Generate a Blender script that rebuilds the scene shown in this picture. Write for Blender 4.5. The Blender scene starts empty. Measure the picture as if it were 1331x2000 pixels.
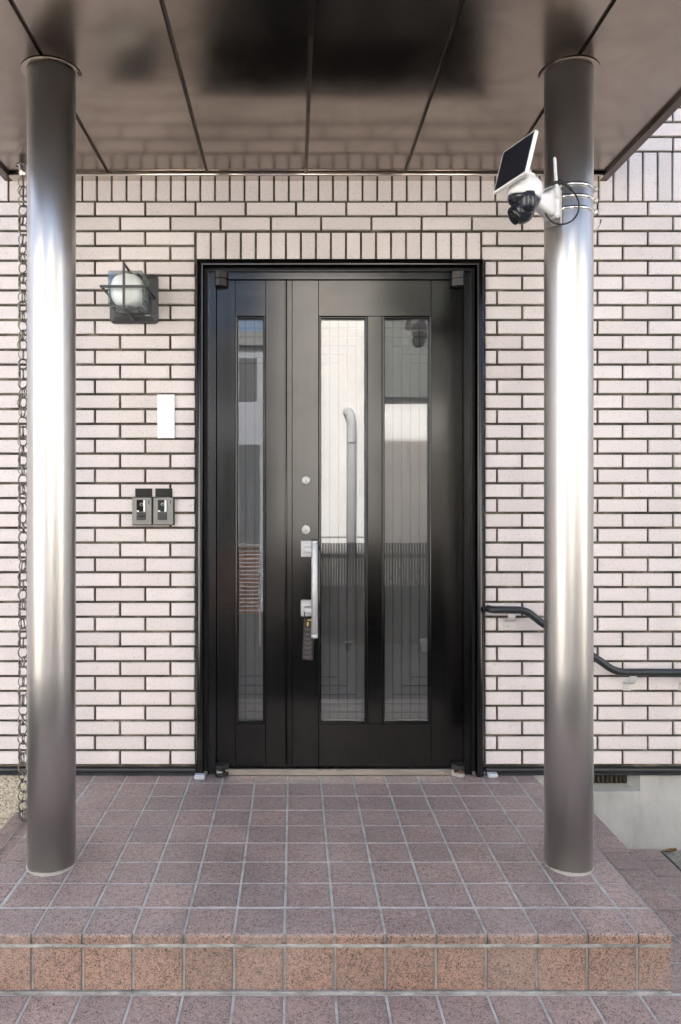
import bpy, math, random
from mathutils import Vector, Matrix, Euler

random.seed(7)
R = math.radians
sc = bpy.context.scene
col = sc.collection

# ------------------------------------------------------------------ camera
# frontal architectural view: lens shift, film plane parallel to the wall (wall face y = 0)
CAM = Vector((0.0, -3.59, 1.298))
cd = bpy.data.cameras.new("camera"); cam = bpy.data.objects.new("camera", cd); col.objects.link(cam)
cam.location = CAM; cam.rotation_euler = (R(90), 0, 0)
cd.sensor_width = 36.0; cd.lens = 36.0 * 1485 / 2000
cd.shift_x = (665.5 - 574.0) / 2000; cd.shift_y = -(1000 - 975) / 2000
cd.clip_start = 0.05; cd.clip_end = 500
sc.camera = cam

# ------------------------------------------------------------------ world, sun, exposure
SUN_EL, SUN_AZ = R(38.3), R(-8)
w = bpy.data.worlds.new("World"); sc.world = w; w.use_nodes = True
nt = w.node_tree; bg = nt.nodes["Background"]
sky = nt.nodes.new("ShaderNodeTexSky"); sky.sky_type = 'NISHITA'; sky.sun_disc = False
sky.sun_elevation = SUN_EL; sky.sun_rotation = SUN_AZ; sky.air_density = 0.75; sky.dust_density = 7.5; sky.ozone_density = 0.3
nt.links.new(sky.outputs[0], bg.inputs[0]); bg.inputs[1].default_value = 0.15
sd = bpy.data.lights.new("sun", 'SUN'); sd.energy = 5.0; sd.angle = R(0.55); sd.color = (1.0, 0.972, 0.94)
sun = bpy.data.objects.new("sun", sd); col.objects.link(sun)
s = Vector((math.sin(SUN_AZ) * math.cos(SUN_EL), math.cos(SUN_AZ) * math.cos(SUN_EL), math.sin(SUN_EL)))
sun.rotation_euler = s.to_track_quat('Z', 'Y').to_euler(); sun.location = (0, 0, 12)
sc.view_settings.view_transform = 'Standard'; sc.view_settings.look = 'None'
sc.view_settings.gamma = 1.0; sc.view_settings.use_curve_mapping = False
sc.view_settings.exposure = 2.23

# ------------------------------------------------------------------ helpers
def fx(px, Y=0.0): return (px - 574.0) * (3.59 + Y) / 1485.0
def fz(py, Y=0.0): return 1.298 - (py - 975.0) * (3.59 + Y) / 1485.0

W = {}
def link(o, parent, loc):
    o.location = loc
    if parent is not None:
        o.parent = parent; o.matrix_parent_inverse = Matrix.Translation(-W[parent.name])
    col.objects.link(o); W[o.name] = Vector(loc)
    return o
def tag(o, label=None, cat=None, group=None, kind=None):
    if label: o["label"] = label
    if cat: o["category"] = cat
    if group: o["group"] = group
    if kind: o["kind"] = kind
    return o
def root(name, loc, label=None, cat=None, group=None, kind=None):
    o = bpy.data.objects.new(name, None); o.empty_display_size = 0.05
    link(o, None, loc); return tag(o, label, cat, group, kind)
def add(name, mesh, mat=None, parent=None, loc=(0, 0, 0), rot=None):
    o = bpy.data.objects.new(name, mesh)
    if mat is not None and not mesh.materials: mesh.materials.append(mat)
    link(o, parent, loc)
    if rot is not None: o.rotation_euler = rot
    return o

class MB:
    def __init__(s): s.v = []; s.f = []; s.sm = []; s.M = None
    def _v(s, p):
        p = Vector(p)
        if s.M is not None: p = s.M @ p
        s.v.append(p); return len(s.v) - 1
    def face(s, idx, smooth=False): s.f.append(tuple(idx)); s.sm.append(smooth)
    def box(s, x0, x1, y0, y1, z0, z1, c=0.0):
        if c <= 0:
            b = [s._v(p) for p in ((x0,y0,z0),(x1,y0,z0),(x1,y1,z0),(x0,y1,z0),(x0,y0,z1),(x1,y0,z1),(x1,y1,z1),(x0,y1,z1))]
            for q in ((0,3,2,1),(4,5,6,7),(0,1,5,4),(1,2,6,5),(2,3,7,6),(3,0,4,7)): s.face([b[i] for i in q])
            return s
        lo = (x0, y0, z0); hi = (x1, y1, z1); idx = {}
        for sx in (0, 1):
            for sy in (0, 1):
                for sz in (0, 1):
                    sg = (sx, sy, sz)
                    for ax in range(3):
                        p = [0, 0, 0]
                        for k in range(3):
                            e = hi[k] if sg[k] else lo[k]
                            p[k] = e if k == ax else (e - c if sg[k] else e + c)
                        idx[(sg, ax)] = s._v(p)
        def order(ids, n):
            ps = [s.v[i] for i in ids]; ce = sum(ps, Vector()) / len(ps)
            nn = (s.M.to_3x3() @ Vector(n)) if s.M is not None else Vector(n)
            u = (ps[0] - ce).normalized(); vv = nn.normalized().cross(u)
            return [i for _, i in sorted((math.atan2((s.v[i] - ce).dot(vv), (s.v[i] - ce).dot(u)), i) for i in ids)]
        for ax in range(3):
            for sg in (0, 1):
                ids = [idx[(k, ax)] for k in {k for (k, a) in idx} if k[ax] == sg]
                n = [0, 0, 0]; n[ax] = 1 if sg else -1
                s.face(order(ids, n))
        for a in range(3):
            b_, c_ = [k for k in range(3) if k != a]
            for sb in (0, 1):
                for sc_ in (0, 1):
                    ids = []
                    for sa in (0, 1):
                        k = [0, 0, 0]; k[a] = sa; k[b_] = sb; k[c_] = sc_; k = tuple(k)
                        ids += [idx[(k, b_)], idx[(k, c_)]]
                    n = [0, 0, 0]; n[b_] = 1 if sb else -1; n[c_] = 1 if sc_ else -1
                    s.face(order(ids, n))
        for k in {k for (k, a) in idx}:
            s.face(order([idx[(k, a)] for a in range(3)], [1 if q else -1 for q in k]))
        return s
    def ring(s, c, u, v, ru, rv, n): return [s._v(c + u * (math.cos(2*math.pi*i/n) * ru) + v * (math.sin(2*math.pi*i/n) * rv)) for i in range(n)]
    def skin(s, r0, r1, smooth=True):
        n = len(r0)
        for i in range(n): s.face((r0[i], r0[(i+1) % n], r1[(i+1) % n], r1[i]), smooth)
    def tube(s, pts, r, n=10, cap=True, rv=None, up=None):
        pts = [Vector(p) for p in pts]; rings = []; prev = None
        rr = r if isinstance(r, (list, tuple)) else [r] * len(pts)
        for i, p in enumerate(pts):
            t = (pts[min(i+1, len(pts)-1)] - pts[max(i-1, 0)]).normalized()
            if prev is None:
                a = Vector(up) if up is not None else (Vector((0,0,1)) if abs(t.z) < 0.9 else Vector((0,1,0)))
                u = (a - t * a.dot(t)).normalized()
            else: u = (prev - t * prev.dot(t)).normalized()
            prev = u; v = t.cross(u)
            rings.append(s.ring(p, u, v, rr[i], rv if rv else rr[i], n))
        for a, b in zip(rings, rings[1:]): s.skin(a, b)
        if cap: s.face(list(reversed(rings[0]))); s.face(rings[-1])
        return s
    def lathe(s, prof, c=(0,0,0), axis=(0,0,1), n=24, caps=True, smooth=True):
        ax = Vector(axis).normalized(); a = Vector((1,0,0)) if abs(ax.x) < 0.9 else Vector((0,1,0))
        u = (a - ax * a.dot(ax)).normalized(); v = ax.cross(u); c = Vector(c); rings = []
        for r, h in prof: rings.append(s.ring(c + ax * h, u, v, max(r, 1e-5), max(r, 1e-5), n))
        for p, q in zip(rings, rings[1:]): s.skin(p, q, smooth)
        if caps: s.face(list(reversed(rings[0]))); s.face(rings[-1])
        return s
    def prism(s, pts2, a0, a1, axis='x'):
        # polygon in the plane across the axis, extruded from a0 to a1
        def P(p, a): return {'x': (a, p[0], p[1]), 'y': (p[0], a, p[1]), 'z': (p[0], p[1], a)}[axis]
        A = [s._v(P(p, a0)) for p in pts2]; B = [s._v(P(p, a1)) for p in pts2]; n = len(pts2)
        for i in range(n): s.face((A[i], A[(i+1) % n], B[(i+1) % n], B[i]))
        s.face(list(reversed(A))); s.face(B); return s
    def quad(s, a, b, c, d): s.face([s._v(a), s._v(b), s._v(c), s._v(d)]); return s
    def mesh(s, name, mat=None, recalc=True):
        import bmesh
        me = bpy.data.meshes.new(name); me.from_pydata([tuple(p) for p in s.v], [], s.f)
        me.polygons.foreach_set("use_smooth", s.sm)
        if recalc:
            bm = bmesh.new(); bm.from_mesh(me); bmesh.ops.recalc_face_normals(bm, faces=bm.faces[:]); bm.to_mesh(me); bm.free()
        if mat is not None: me.materials.append(mat)
        me.update(); return me
    def build(s, name, mat, parent=None, loc=(0,0,0), **kw): return add(name, s.mesh(name, mat, **kw), None, parent, loc)

def slab_mesh(name, w_, h_, d, c, face='-y', mat=None):
    """a fired piece centred on its origin, chamfered only round its visible face"""
    m = MB(); a, b = w_ / 2, h_ / 2
    def P(x, y, z): return (x, -z, y) if face == '-y' else (x, y, z)
    bk = [m._v(P(x, y, -d)) for x, y in ((-a,-b),(a,-b),(a,b),(-a,b))]
    md = [m._v(P(x, y, -c)) for x, y in ((-a,-b),(a,-b),(a,b),(-a,b))]
    fr = [m._v(P(x, y, 0)) for x, y in ((-a+c,-b+c),(a-c,-b+c),(a-c,b-c),(-a+c,b-c))]
    for i in range(4):
        j = (i+1) % 4
        m.face((bk[i], bk[j], md[j], md[i])); m.face((md[i], md[j], fr[j], fr[i]))
    m.face(fr); m.face(list(reversed(bk)))
    return m.mesh(name, mat)

# ------------------------------------------------------------------ materials
def newmat(name):
    m = bpy.data.materials.new(name); m.use_nodes = True
    return m, m.node_tree, m.node_tree.nodes["Principled BSDF"]
def nd(t, kind, **kw):
    n = t.nodes.new(kind)
    for k, v in kw.items(): setattr(n, k, v)
    return n
def ramp(t, src, stops):
    r = nd(t, "ShaderNodeValToRGB"); t.links.new(src, r.inputs[0])
    e = r.color_ramp.elements
    while len(e) < len(stops): e.new(0.5)
    for q, (p, c) in zip(e, stops): q.position = p; q.color = (c[0], c[1], c[2], 1) if not isinstance(c, (int, float)) else (c, c, c, 1)
    return r.outputs[0]
def mixc(t, fac, a, b, mode='MIX'):
    n = nd(t, "ShaderNodeMix", data_type='RGBA', blend_type=mode)
    for sock, v in ((n.inputs[0], fac), (n.inputs[6], a), (n.inputs[7], b)):
        if isinstance(v, (int, float)): sock.default_value = v
        elif isinstance(v, tuple): sock.default_value = (v[0], v[1], v[2], 1)
        else: t.links.new(v, sock)
    return n.outputs[2]
def noise(t, vec, scale, detail=4, rough=0.55, dist=0.0):
    n = nd(t, "ShaderNodeTexNoise"); n.inputs["Scale"].default_value = scale; n.inputs["Detail"].default_value = detail
    n.inputs["Roughness"].default_value = rough; n.inputs["Distortion"].default_value = dist
    t.links.new(vec, n.inputs["Vector"]); return n.outputs[0]
def wpos(t): return nd(t, "ShaderNodeNewGeometry").outputs["Position"]
def scaled(t, vec, sc_):
    n = nd(t, "ShaderNodeMapping"); n.inputs["Scale"].default_value = sc_; t.links.new(vec, n.inputs[0]); return n.outputs[0]
def bump(t, b, h, strength, dist=0.002):
    n = nd(t, "ShaderNodeBump"); n.inputs["Strength"].default_value = strength; n.inputs["Distance"].default_value = dist
    t.links.new(h, n.inputs["Height"]); t.links.new(n.outputs[0], b.inputs["Normal"])
def math_(t, op, a, b=None):
    n = nd(t, "ShaderNodeMath", operation=op)
    for i, v in enumerate((a, b)):
        if v is None: continue
        if isinstance(v, (int, float)): n.inputs[i].default_value = v
        else: t.links.new(v, n.inputs[i])
    return n.outputs[0]

def plain(name, c, rough=0.5, metal=0.0, var=0.08, scale=18, rvar=0.08, bmp=0.0):
    m, t, b = newmat(name); p = wpos(t)
    f = noise(t, p, scale, 5)
    t.links.new(ramp(t, f, [(0.3, tuple(x * (1 - var) for x in c)), (0.7, tuple(min(1, x * (1 + var)) for x in c))]), b.inputs["Base Color"])
    g = noise(t, p, scale * 2.3, 4)
    t.links.new(ramp(t, g, [(0.3, max(0.02, rough - rvar)), (0.7, min(1, rough + rvar))]), b.inputs["Roughness"])
    b.inputs["Metallic"].default_value = metal
    if bmp: bump(t, b, noise(t, p, scale * 12, 3), bmp, 0.001)
    return m

def edge_mask(t, hx, hy, axes, lo, width):
    """1 near the rim of a piece whose half sizes are hx, hy (object space), broken up by noise"""
    oc = nd(t, "ShaderNodeTexCoord").outputs["Object"]
    sp = nd(t, "ShaderNodeSeparateXYZ"); t.links.new(oc, sp.inputs[0])
    a = math_(t, 'SUBTRACT', hx, math_(t, 'ABSOLUTE', sp.outputs[axes[0]]))
    c = math_(t, 'SUBTRACT', hy, math_(t, 'ABSOLUTE', sp.outputs[axes[1]]))
    dmin = math_(t, 'MINIMUM', a, c)
    return math_(t, 'SUBTRACT', 1.0, math_(t, 'DIVIDE', dmin, width))

def m_brick():
    m, t, b = newmat("glazed_brick"); p = wpos(t)
    big = noise(t, p, 1.7, 3)
    base = ramp(t, big, [(0.3, (0.630, 0.588, 0.575)), (0.7, (0.672, 0.635, 0.628))])
    rnd = nd(t, "ShaderNodeObjectInfo").outputs["Random"]
    base = mixc(t, 0.75, base, ramp(t, rnd, [(0.0, (0.90, 0.885, 0.875)), (1.0, (1.05, 1.045, 1.05))]), 'MULTIPLY')
    mott = noise(t, p, 160, 3, 0.7)
    base = mixc(t, 0.8, base, ramp(t, mott, [(0.34, (0.84, 0.82, 0.81)), (0.5, (1, 1, 1)), (0.72, (1.07, 1.07, 1.07))]), 'MULTIPLY')
    sp = nd(t, "ShaderNodeTexVoronoi"); sp.inputs["Scale"].default_value = 230; t.links.new(p, sp.inputs["Vector"])
    dots = ramp(t, sp.outputs["Color"], [(0.0, 1.0), (0.10, 1.0), (0.13, 0.0)])
    base = mixc(t, math_(t, 'MULTIPLY', dots, 0.30), base, (0.20, 0.13, 0.10))
    st = noise(t, scaled(t, p, (9, 9, 1.1)), 2.2, 5, 0.65)
    base = mixc(t, ramp(t, st, [(0.58, 0.0), (0.82, 0.16)]), base, (0.30, 0.26, 0.22))
    t.links.new(base, b.inputs["Base Color"])
    b.inputs["Roughness"].default_value = 0.62; b.inputs["Specular IOR Level"].default_value = 0.3
    bump(t, b, noise(t, p, 420, 2), 0.35, 0.001)
    return m
def m_mortar():
    m, t, b = newmat("mortar"); p = wpos(t)
    a = noise(t, p, 7, 6, 0.7)
    c = ramp(t, a, [(0.36, (0.028, 0.025, 0.018)), (0.52, (0.080, 0.070, 0.050)), (0.70, (0.22, 0.195, 0.15))])
    t.links.new(c, b.inputs["Base Color"]); b.inputs["Roughness"].default_value = 0.95
    bump(t, b, noise(t, p, 260, 3), 0.6, 0.002)
    return m
def m_granite(name, warm, hx, hy, axes):
    m, t, b = newmat(name); p = wpos(t)
    v = nd(t, "ShaderNodeTexVoronoi"); v.inputs["Scale"].default_value = 400; t.links.new(p, v.inputs["Vector"])
    n1 = noise(t, p, 60, 4, 0.8)
    k = math_(t, 'ADD', math_(t, 'MULTIPLY', nd(t, "ShaderNodeRGBToBW").outputs[0], 0.0), n1)
    sep = nd(t, "ShaderNodeSeparateColor"); t.links.new(v.outputs["Color"], sep.inputs[0])
    k = math_(t, 'ADD', math_(t, 'MULTIPLY', sep.outputs[0], 0.56), math_(t, 'MULTIPLY', n1, 0.86))
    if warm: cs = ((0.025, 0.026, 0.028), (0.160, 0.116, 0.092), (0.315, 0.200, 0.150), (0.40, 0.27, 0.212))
    else:    cs = ((0.032, 0.033, 0.038), (0.200, 0.170, 0.162), (0.36, 0.268, 0.245), (0.45, 0.355, 0.33))  # same stone as the risers, greyed to paint in sky sheen and dust
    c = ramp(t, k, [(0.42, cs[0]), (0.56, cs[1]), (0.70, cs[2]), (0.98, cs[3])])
    rnd = nd(t, "ShaderNodeObjectInfo").outputs["Random"]
    c = mixc(t, 1.0, c, ramp(t, rnd, [(0, (0.87, 0.885, 0.90)), (0.5, (0.96, 0.95, 0.95)), (1, (1.06, 1.02, 1.0))]), 'MULTIPLY')
    dust = noise(t, p, 5, 5, 0.65)
    c = mixc(t, ramp(t, dust, [(0.40, 0.02), (0.75, 0.34)]), c, (0.30, 0.275, 0.27))
    c = mixc(t, 1.0, c, ramp(t, noise(t, p, 2.3, 5, 0.7, 0.5), [(0.34, (0.78, 0.78, 0.79)), (0.55, (1, 1, 1)), (0.75, (1.08, 1.07, 1.06))]), 'MULTIPLY')
    e = math_(t, 'MULTIPLY', edge_mask(t, hx, hy, axes, 0, 0.016), ramp(t, noise(t, p, 16, 4), [(0.3, 0.1), (0.7, 1.0)]))
    e = nd(t, "ShaderNodeClamp").outputs[0] if False else math_(t, 'MAXIMUM', e, 0.0)
    c = mixc(t, math_(t, 'MINIMUM', math_(t, 'MULTIPLY', e, 0.55), 0.5), c, (0.055, 0.052, 0.050))
    t.links.new(c, b.inputs["Base Color"])
    t.links.new(ramp(t, noise(t, p, 24, 4), [(0.3, 0.34), (0.7, 0.52)]), b.inputs["Roughness"])
    bump(t, b, noise(t, p, 130, 3), 0.25, 0.0015)
    return m
def m_grout():
    m, t, b = newmat("grout"); p = wpos(t)
    c = ramp(t, noise(t, p, 14, 6, 0.7), [(0.3, (0.24, 0.245, 0.24)), (0.52, (0.43, 0.44, 0.435)), (0.75, (0.52, 0.53, 0.52))])
    t.links.new(c, b.inputs["Base Color"]); b.inputs["Roughness"].default_value = 0.9
    bump(t, b, noise(t, p, 300, 3), 0.5, 0.001); return m
def m_steel(name, c, rough, stretch, var=0.10, aniso=0.0, wave=0.0, stain=0.0, rv=0.25):
    m, t, b = newmat(name); p = wpos(t); ps = scaled(t, p, stretch)
    g = noise(t, ps, 1.0, 6, 0.7)
    smg = noise(t, p, 3.2, 6, 0.68, 0.6)
    cc = ramp(t, g, [(0.3, tuple(x * (1 - var) for x in c)), (0.7, tuple(min(1, x * (1 + var)) for x in c))])
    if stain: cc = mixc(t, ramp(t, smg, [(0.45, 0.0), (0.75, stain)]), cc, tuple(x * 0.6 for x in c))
    t.links.new(cc, b.inputs["Base Color"]); b.inputs["Metallic"].default_value = 1.0
    rg = mixc(t, 0.5, ramp(t, g, [(0.3, rough * (1 - rv)), (0.7, rough * (1 + rv))]), ramp(t, smg, [(0.3, rough * (1 - rv)), (0.7, rough * (1 + rv))]))
    t.links.new(rg, b.inputs["Roughness"])
    b.inputs["Anisotropic"].default_value = aniso
    if aniso:
        tg = nd(t, "ShaderNodeCombineXYZ"); tg.inputs[0].default_value = 1.0; t.links.new(tg.outputs[0], b.inputs["Tangent"])
    h = g
    if wave:
        wv = noise(t, scaled(t, p, (1.2, 3.0, 1.0)), 2.4, 2, 0.4)
        h = math_(t, 'ADD', math_(t, 'MULTIPLY', g, 0.002), math_(t, 'MULTIPLY', wv, wave))
        bump(t, b, h, 1.0, 0.01)
    
    return m
def m_glass(name, refl, tint):
    m, t, b = newmat(name); t.nodes.remove(b)
    out = t.nodes["Material Output"]
    gl = nd(t, "ShaderNodeBsdfGlossy"); gl.inputs["Roughness"].default_value = 0.006; gl.inputs["Color"].default_value = (0.97, 0.98, 1, 1)
    bump_n = nd(t, "ShaderNodeBump"); bump_n.inputs["Strength"].default_value = 0.05; bump_n.inputs["Distance"].default_value = 0.004
    t.links.new(noise(t, scaled(t, wpos(t), (2.0, 2.0, 1.2)), 1.6, 1, 0.3), bump_n.inputs["Height"]); t.links.new(bump_n.outputs[0], gl.inputs["Normal"])
    tr = nd(t, "ShaderNodeBsdfTransparent"); tr.inputs["Color"].default_value = (*tint, 1)
    df = nd(t, "ShaderNodeBsdfDiffuse"); df.inputs["Color"].default_value = (0.30, 0.30, 0.29, 1)
    mx = nd(t, "ShaderNodeMixShader"); mx.inputs[0].default_value = 0.02      # a film of dust on the pane
    t.links.new(tr.outputs[0], mx.inputs[1]); t.links.new(df.outputs[0], mx.inputs[2])
    mix = nd(t, "ShaderNodeMixShader"); mix.inputs[0].default_value = refl
    t.links.new(mx.outputs[0], mix.inputs[1]); t.links.new(gl.outputs[0], mix.inputs[2]); t.links.new(mix.outputs[0], out.inputs[0])
    return m
def m_concrete(name, c0, c1, agg=0.0, bmp=0.4):
    m, t, b = newmat(name); p = wpos(t)
    c = ramp(t, noise(t, p, 3.0, 7, 0.65), [(0.3, c0), (0.7, c1)])
    if agg:
        v = nd(t, "ShaderNodeTexVoronoi"); v.inputs["Scale"].default_value = 190; t.links.new(p, v.inputs["Vector"])
        sep = nd(t, "ShaderNodeSeparateColor"); t.links.new(v.outputs["Color"], sep.inputs[0])
        c = mixc(t, agg, c, ramp(t, sep.outputs[0], [(0.05, (0.10, 0.09, 0.07)), (0.3, (0.36, 0.33, 0.25)), (0.7, (0.50, 0.46, 0.36)), (1, (0.62, 0.59, 0.5))]))
        bump(t, b, v.outputs["Distance"], -0.9, 0.004)
    else:
        bump(t, b, noise(t, p, 90, 5, 0.7), bmp, 0.002)
    st = noise(t, scaled(t, p, (5, 5, 0.8)), 2.0, 5, 0.65)
    c = mixc(t, ramp(t, st, [(0.5, 0.0), (0.8, 0.35)]), c, (0.10, 0.095, 0.085))
    t.links.new(c, b.inputs["Base Color"]); b.inputs["Roughness"].default_value = 0.92
    return m

BRICK = m_brick(); MORTAR = m_mortar(); GROUT = m_grout()
def m_dirtygrout():
    m, t, b = newmat("dirty_grout"); p = wpos(t)
    c = ramp(t, noise(t, scaled(t, p, (1, 2, 2)), 9, 6, 0.75), [(0.32, (0.12, 0.115, 0.10)), (0.5, (0.27, 0.27, 0.26)), (0.68, (0.44, 0.445, 0.43))])
    t.links.new(c, b.inputs["Base Color"]); b.inputs["Roughness"].default_value = 0.85
    bump(t, b, noise(t, p, 120, 4), 0.9, 0.003); return m
DIRTYGROUT = m_dirtygrout()
GR_TOP_SHEEN = m_granite("granite_top_sky_sheen", False, 0.0755, 0.0755, (0, 1))
GR_RISE = m_granite("granite_tile_riser", True, 0.0755, 0.072, (0, 2))
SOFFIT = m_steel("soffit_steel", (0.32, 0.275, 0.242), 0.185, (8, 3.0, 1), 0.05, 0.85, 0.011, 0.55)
SEAM = m_steel("seam_steel", (0.13, 0.105, 0.085), 0.35, (60, 5, 5), 0.2, 0.0, 0, 0.6)
TRIM_STEEL = m_steel("edge_steel", (0.60, 0.55, 0.50), 0.10, (1.5, 20, 20), 0.03, 0.0, 0, 0.1)
PILLAR = m_steel("pillar_steel", (0.54, 0.53, 0.512), 0.36, (22, 22, 0.5), 0.025, 0.0, 0, 0.08, 0.05)
BAND = m_steel("band_steel", (0.72, 0.70, 0.67), 0.10, (30, 30, 90), 0.05)
CHAIN = m_steel("chain_steel", (0.24, 0.23, 0.21), 0.30, (30, 30, 30), 0.15)
DOOR = m_steel("door_black_metal", (0.045, 0.0448, 0.044), 0.155, (25, 25, 1.2), 0.10, 0.0, 0, 0.30)
DOORRAIL = m_steel("door_black_rail", (0.045, 0.0448, 0.044), 0.155, (1.2, 25, 25), 0.10, 0.0, 0, 0.30)
FRAME = m_steel("door_frame_metal", (0.046, 0.047, 0.0485), 0.17, (60, 60, 2), 0.08)
BLACK = plain("black_satin", (0.012, 0.012, 0.013), 0.42)
RUBBER = plain("black_groove", (0.006, 0.006, 0.006), 0.7)
BLUEBLACK = plain("rail_vinyl", (0.016, 0.019, 0.023), 0.40, rvar=0.05)
TRIMBLACK = plain("base_trim_black", (0.014, 0.016, 0.019), 0.42, var=0.3, scale=30)
SILVER = plain("silver_metal", (0.42, 0.42, 0.41), 0.42, 0.75, 0.04)
ALU = plain("satin_aluminium", (0.50, 0.505, 0.51), 0.48, 0.6, 0.04)
PAINTALU = plain("painted_bracket", (0.52, 0.53, 0.52), 0.4, 0.0, 0.04)
THRESH = m_steel("threshold_steel", (0.62, 0.57, 0.49), 0.30, (3, 60, 60), 0.1, 0, 0, 0.4)
WHITEP = plain("white_plastic", (0.78, 0.78, 0.77), 0.42, 0, 0.02)
WHITECAP = plain("bluish_white_plastic", (0.44, 0.48, 0.52), 0.4, 0, 0.04)
GREYP = plain("grey_plastic", (0.22, 0.22, 0.205), 0.38, 0.3, 0.04)
DARKP = plain("dark_plastic", (0.035, 0.036, 0.038), 0.35)
NAVYP = plain("gloss_dark_plastic", (0.016, 0.019, 0.026), 0.18, rvar=0.04)
LAMPBASE = plain("lamp_charcoal", (0.045, 0.047, 0.050), 0.45)
SOLAR = plain("solar_cell", (0.010, 0.012, 0.018), 0.32, 0, 0.15, 18, 0.02)
OPAL = plain("opal_glass", (0.93, 0.93, 0.92), 0.35, 0, 0.01)
LEADS = plain("pane_lattice", (0.010, 0.015, 0.030), 0.5)
SCREEN = plain("camera_window_black", (0.010, 0.010, 0.011), 0.08)
KEYTAG = plain("key_holder_black", (0.020, 0.016, 0.017), 0.5)
RIBP = plain("key_holder_rib", (0.060, 0.048, 0.050), 0.4)
YELLOW = plain("yellow_print", (0.70, 0.46, 0.02), 0.5)
RUST = plain("rusty_steel", (0.15, 0.075, 0.045), 0.7, 0.3, 0.5, 60)
VENT = plain("vent_slat_brown", (0.06, 0.05, 0.035), 0.7, 0, 0.4, 60)
PANE = m_glass("door_pane_glass", 0.074, (0.90, 0.91, 0.91))
def m_backsheet():  # added grey sheet behind the lattice; its tone stands in for interior light
    m, t, b = newmat("added_grey_sheet"); t.nodes.remove(b)
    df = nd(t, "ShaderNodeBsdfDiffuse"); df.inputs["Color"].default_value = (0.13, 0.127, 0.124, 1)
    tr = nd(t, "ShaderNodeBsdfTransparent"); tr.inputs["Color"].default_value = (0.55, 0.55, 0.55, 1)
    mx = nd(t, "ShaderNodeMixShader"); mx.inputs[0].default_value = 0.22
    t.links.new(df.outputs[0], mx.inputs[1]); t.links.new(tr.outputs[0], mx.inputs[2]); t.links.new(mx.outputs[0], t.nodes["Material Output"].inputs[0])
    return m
BACKSHEET = m_backsheet()
CONC = m_concrete("foundation_render", (0.30, 0.305, 0.29), (0.44, 0.445, 0.43))
PEBBLE = m_concrete("foundation_pebbledash", (0.30, 0.27, 0.20), (0.42, 0.39, 0.30), 0.75)
ASPHALT = m_concrete("asphalt", (0.045, 0.045, 0.046), (0.075, 0.074, 0.072))
WASHED = m_concrete("washed_concrete", (0.13, 0.13, 0.125), (0.22, 0.22, 0.21), 0.35)
SEALANT = plain("sealant", (0.30, 0.285, 0.25), 0.6, 0, 0.15, 60)
def m_clear():
    m, t, b = newmat("clear_glass"); t.nodes.remove(b)
    gl = nd(t, "ShaderNodeBsdfGlossy"); gl.inputs["Roughness"].default_value = 0.02
    tr = nd(t, "ShaderNodeBsdfTransparent"); tr.inputs["Color"].default_value = (0.93, 0.955, 0.95, 1)
    mx = nd(t, "ShaderNodeMixShader"); mx.inputs[0].default_value = 0.13
    t.links.new(tr.outputs[0], mx.inputs[1]); t.links.new(gl.outputs[0], mx.inputs[2]); t.links.new(mx.outputs[0], t.nodes["Material Output"].inputs[0])
    return m
CLEAR = m_clear()
def m_reflglass():
    m, t, b = newmat("glass_side_painted_reflections"); t.nodes.remove(b)
    gl = nd(t, "ShaderNodeBsdfGlossy"); gl.inputs["Roughness"].default_value = 0.08
    tr = nd(t, "ShaderNodeBsdfTransparent"); tr.inputs["Color"].default_value = (0.88, 0.92, 0.91, 1)
    df = nd(t, "ShaderNodeBsdfDiffuse")  # grey-green diffuse paints in the cube's internal reflections
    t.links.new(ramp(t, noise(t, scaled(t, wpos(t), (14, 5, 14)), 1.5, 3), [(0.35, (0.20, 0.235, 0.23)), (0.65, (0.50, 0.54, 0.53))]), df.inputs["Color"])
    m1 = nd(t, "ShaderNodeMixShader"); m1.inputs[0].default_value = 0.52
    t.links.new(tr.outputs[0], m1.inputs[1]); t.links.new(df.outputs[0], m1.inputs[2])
    m2 = nd(t, "ShaderNodeMixShader"); m2.inputs[0].default_value = 0.15
    t.links.new(m1.outputs[0], m2.inputs[1]); t.links.new(gl.outputs[0], m2.inputs[2]); t.links.new(m2.outputs[0], t.nodes["Material Output"].inputs[0])
    return m
REFLGLASS = m_reflglass()
STUCCO = plain("white_stucco", (0.74, 0.73, 0.70), 0.9, 0, 0.04, 4)

# ------------------------------------------------------------------ ground
g = MB(); g.quad((-200, -200, -0.365), (200, -200, -0.365), (200, 200, -0.365), (-200, 200, -0.365))
tag(g.build("ground", ASPHALT), kind="structure")
g = MB(); g.box(1.735, 4.5, -2.3, -0.004, -0.50, -0.358)
tag(g.build("side_path", WASHED), kind="structure")

# ------------------------------------------------------------------ porch floor: three tiled levels
X0, PT, YE = -0.0275, 0.1508, -1.323
GAP, TH, GS = 0.0075, 0.011, 0.003
PL, PR = -1.045, 1.131          # platform
ML, MR, MF = -1.312, 1.4155, -1.632   # middle step
LL, LR, LF = -1.600, 1.720, -1.935    # lowest step
Z1, Z2 = -0.1755, -0.352
pf = root("porch_floor", (0.04, -0.7, 0.0), kind="structure")
pf["label"] = "raised tiled porch floor with steps round three sides"
b = MB()
b.box(PL + 0.003, PR - 0.003, YE + 0.010, -0.0005, Z1 - 0.02, -0.0020)
b.box(ML + 0.003, MR - 0.003, MF + 0.010, -0.0015, Z2 - 0.02, Z1 - 0.0020)
b.box(LL + 0.003, LR - 0.003, LF + 0.010, -0.0025, -0.60, Z2 - 0.0020)
b.build("mortar_bed", GROUT, pf)

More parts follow.
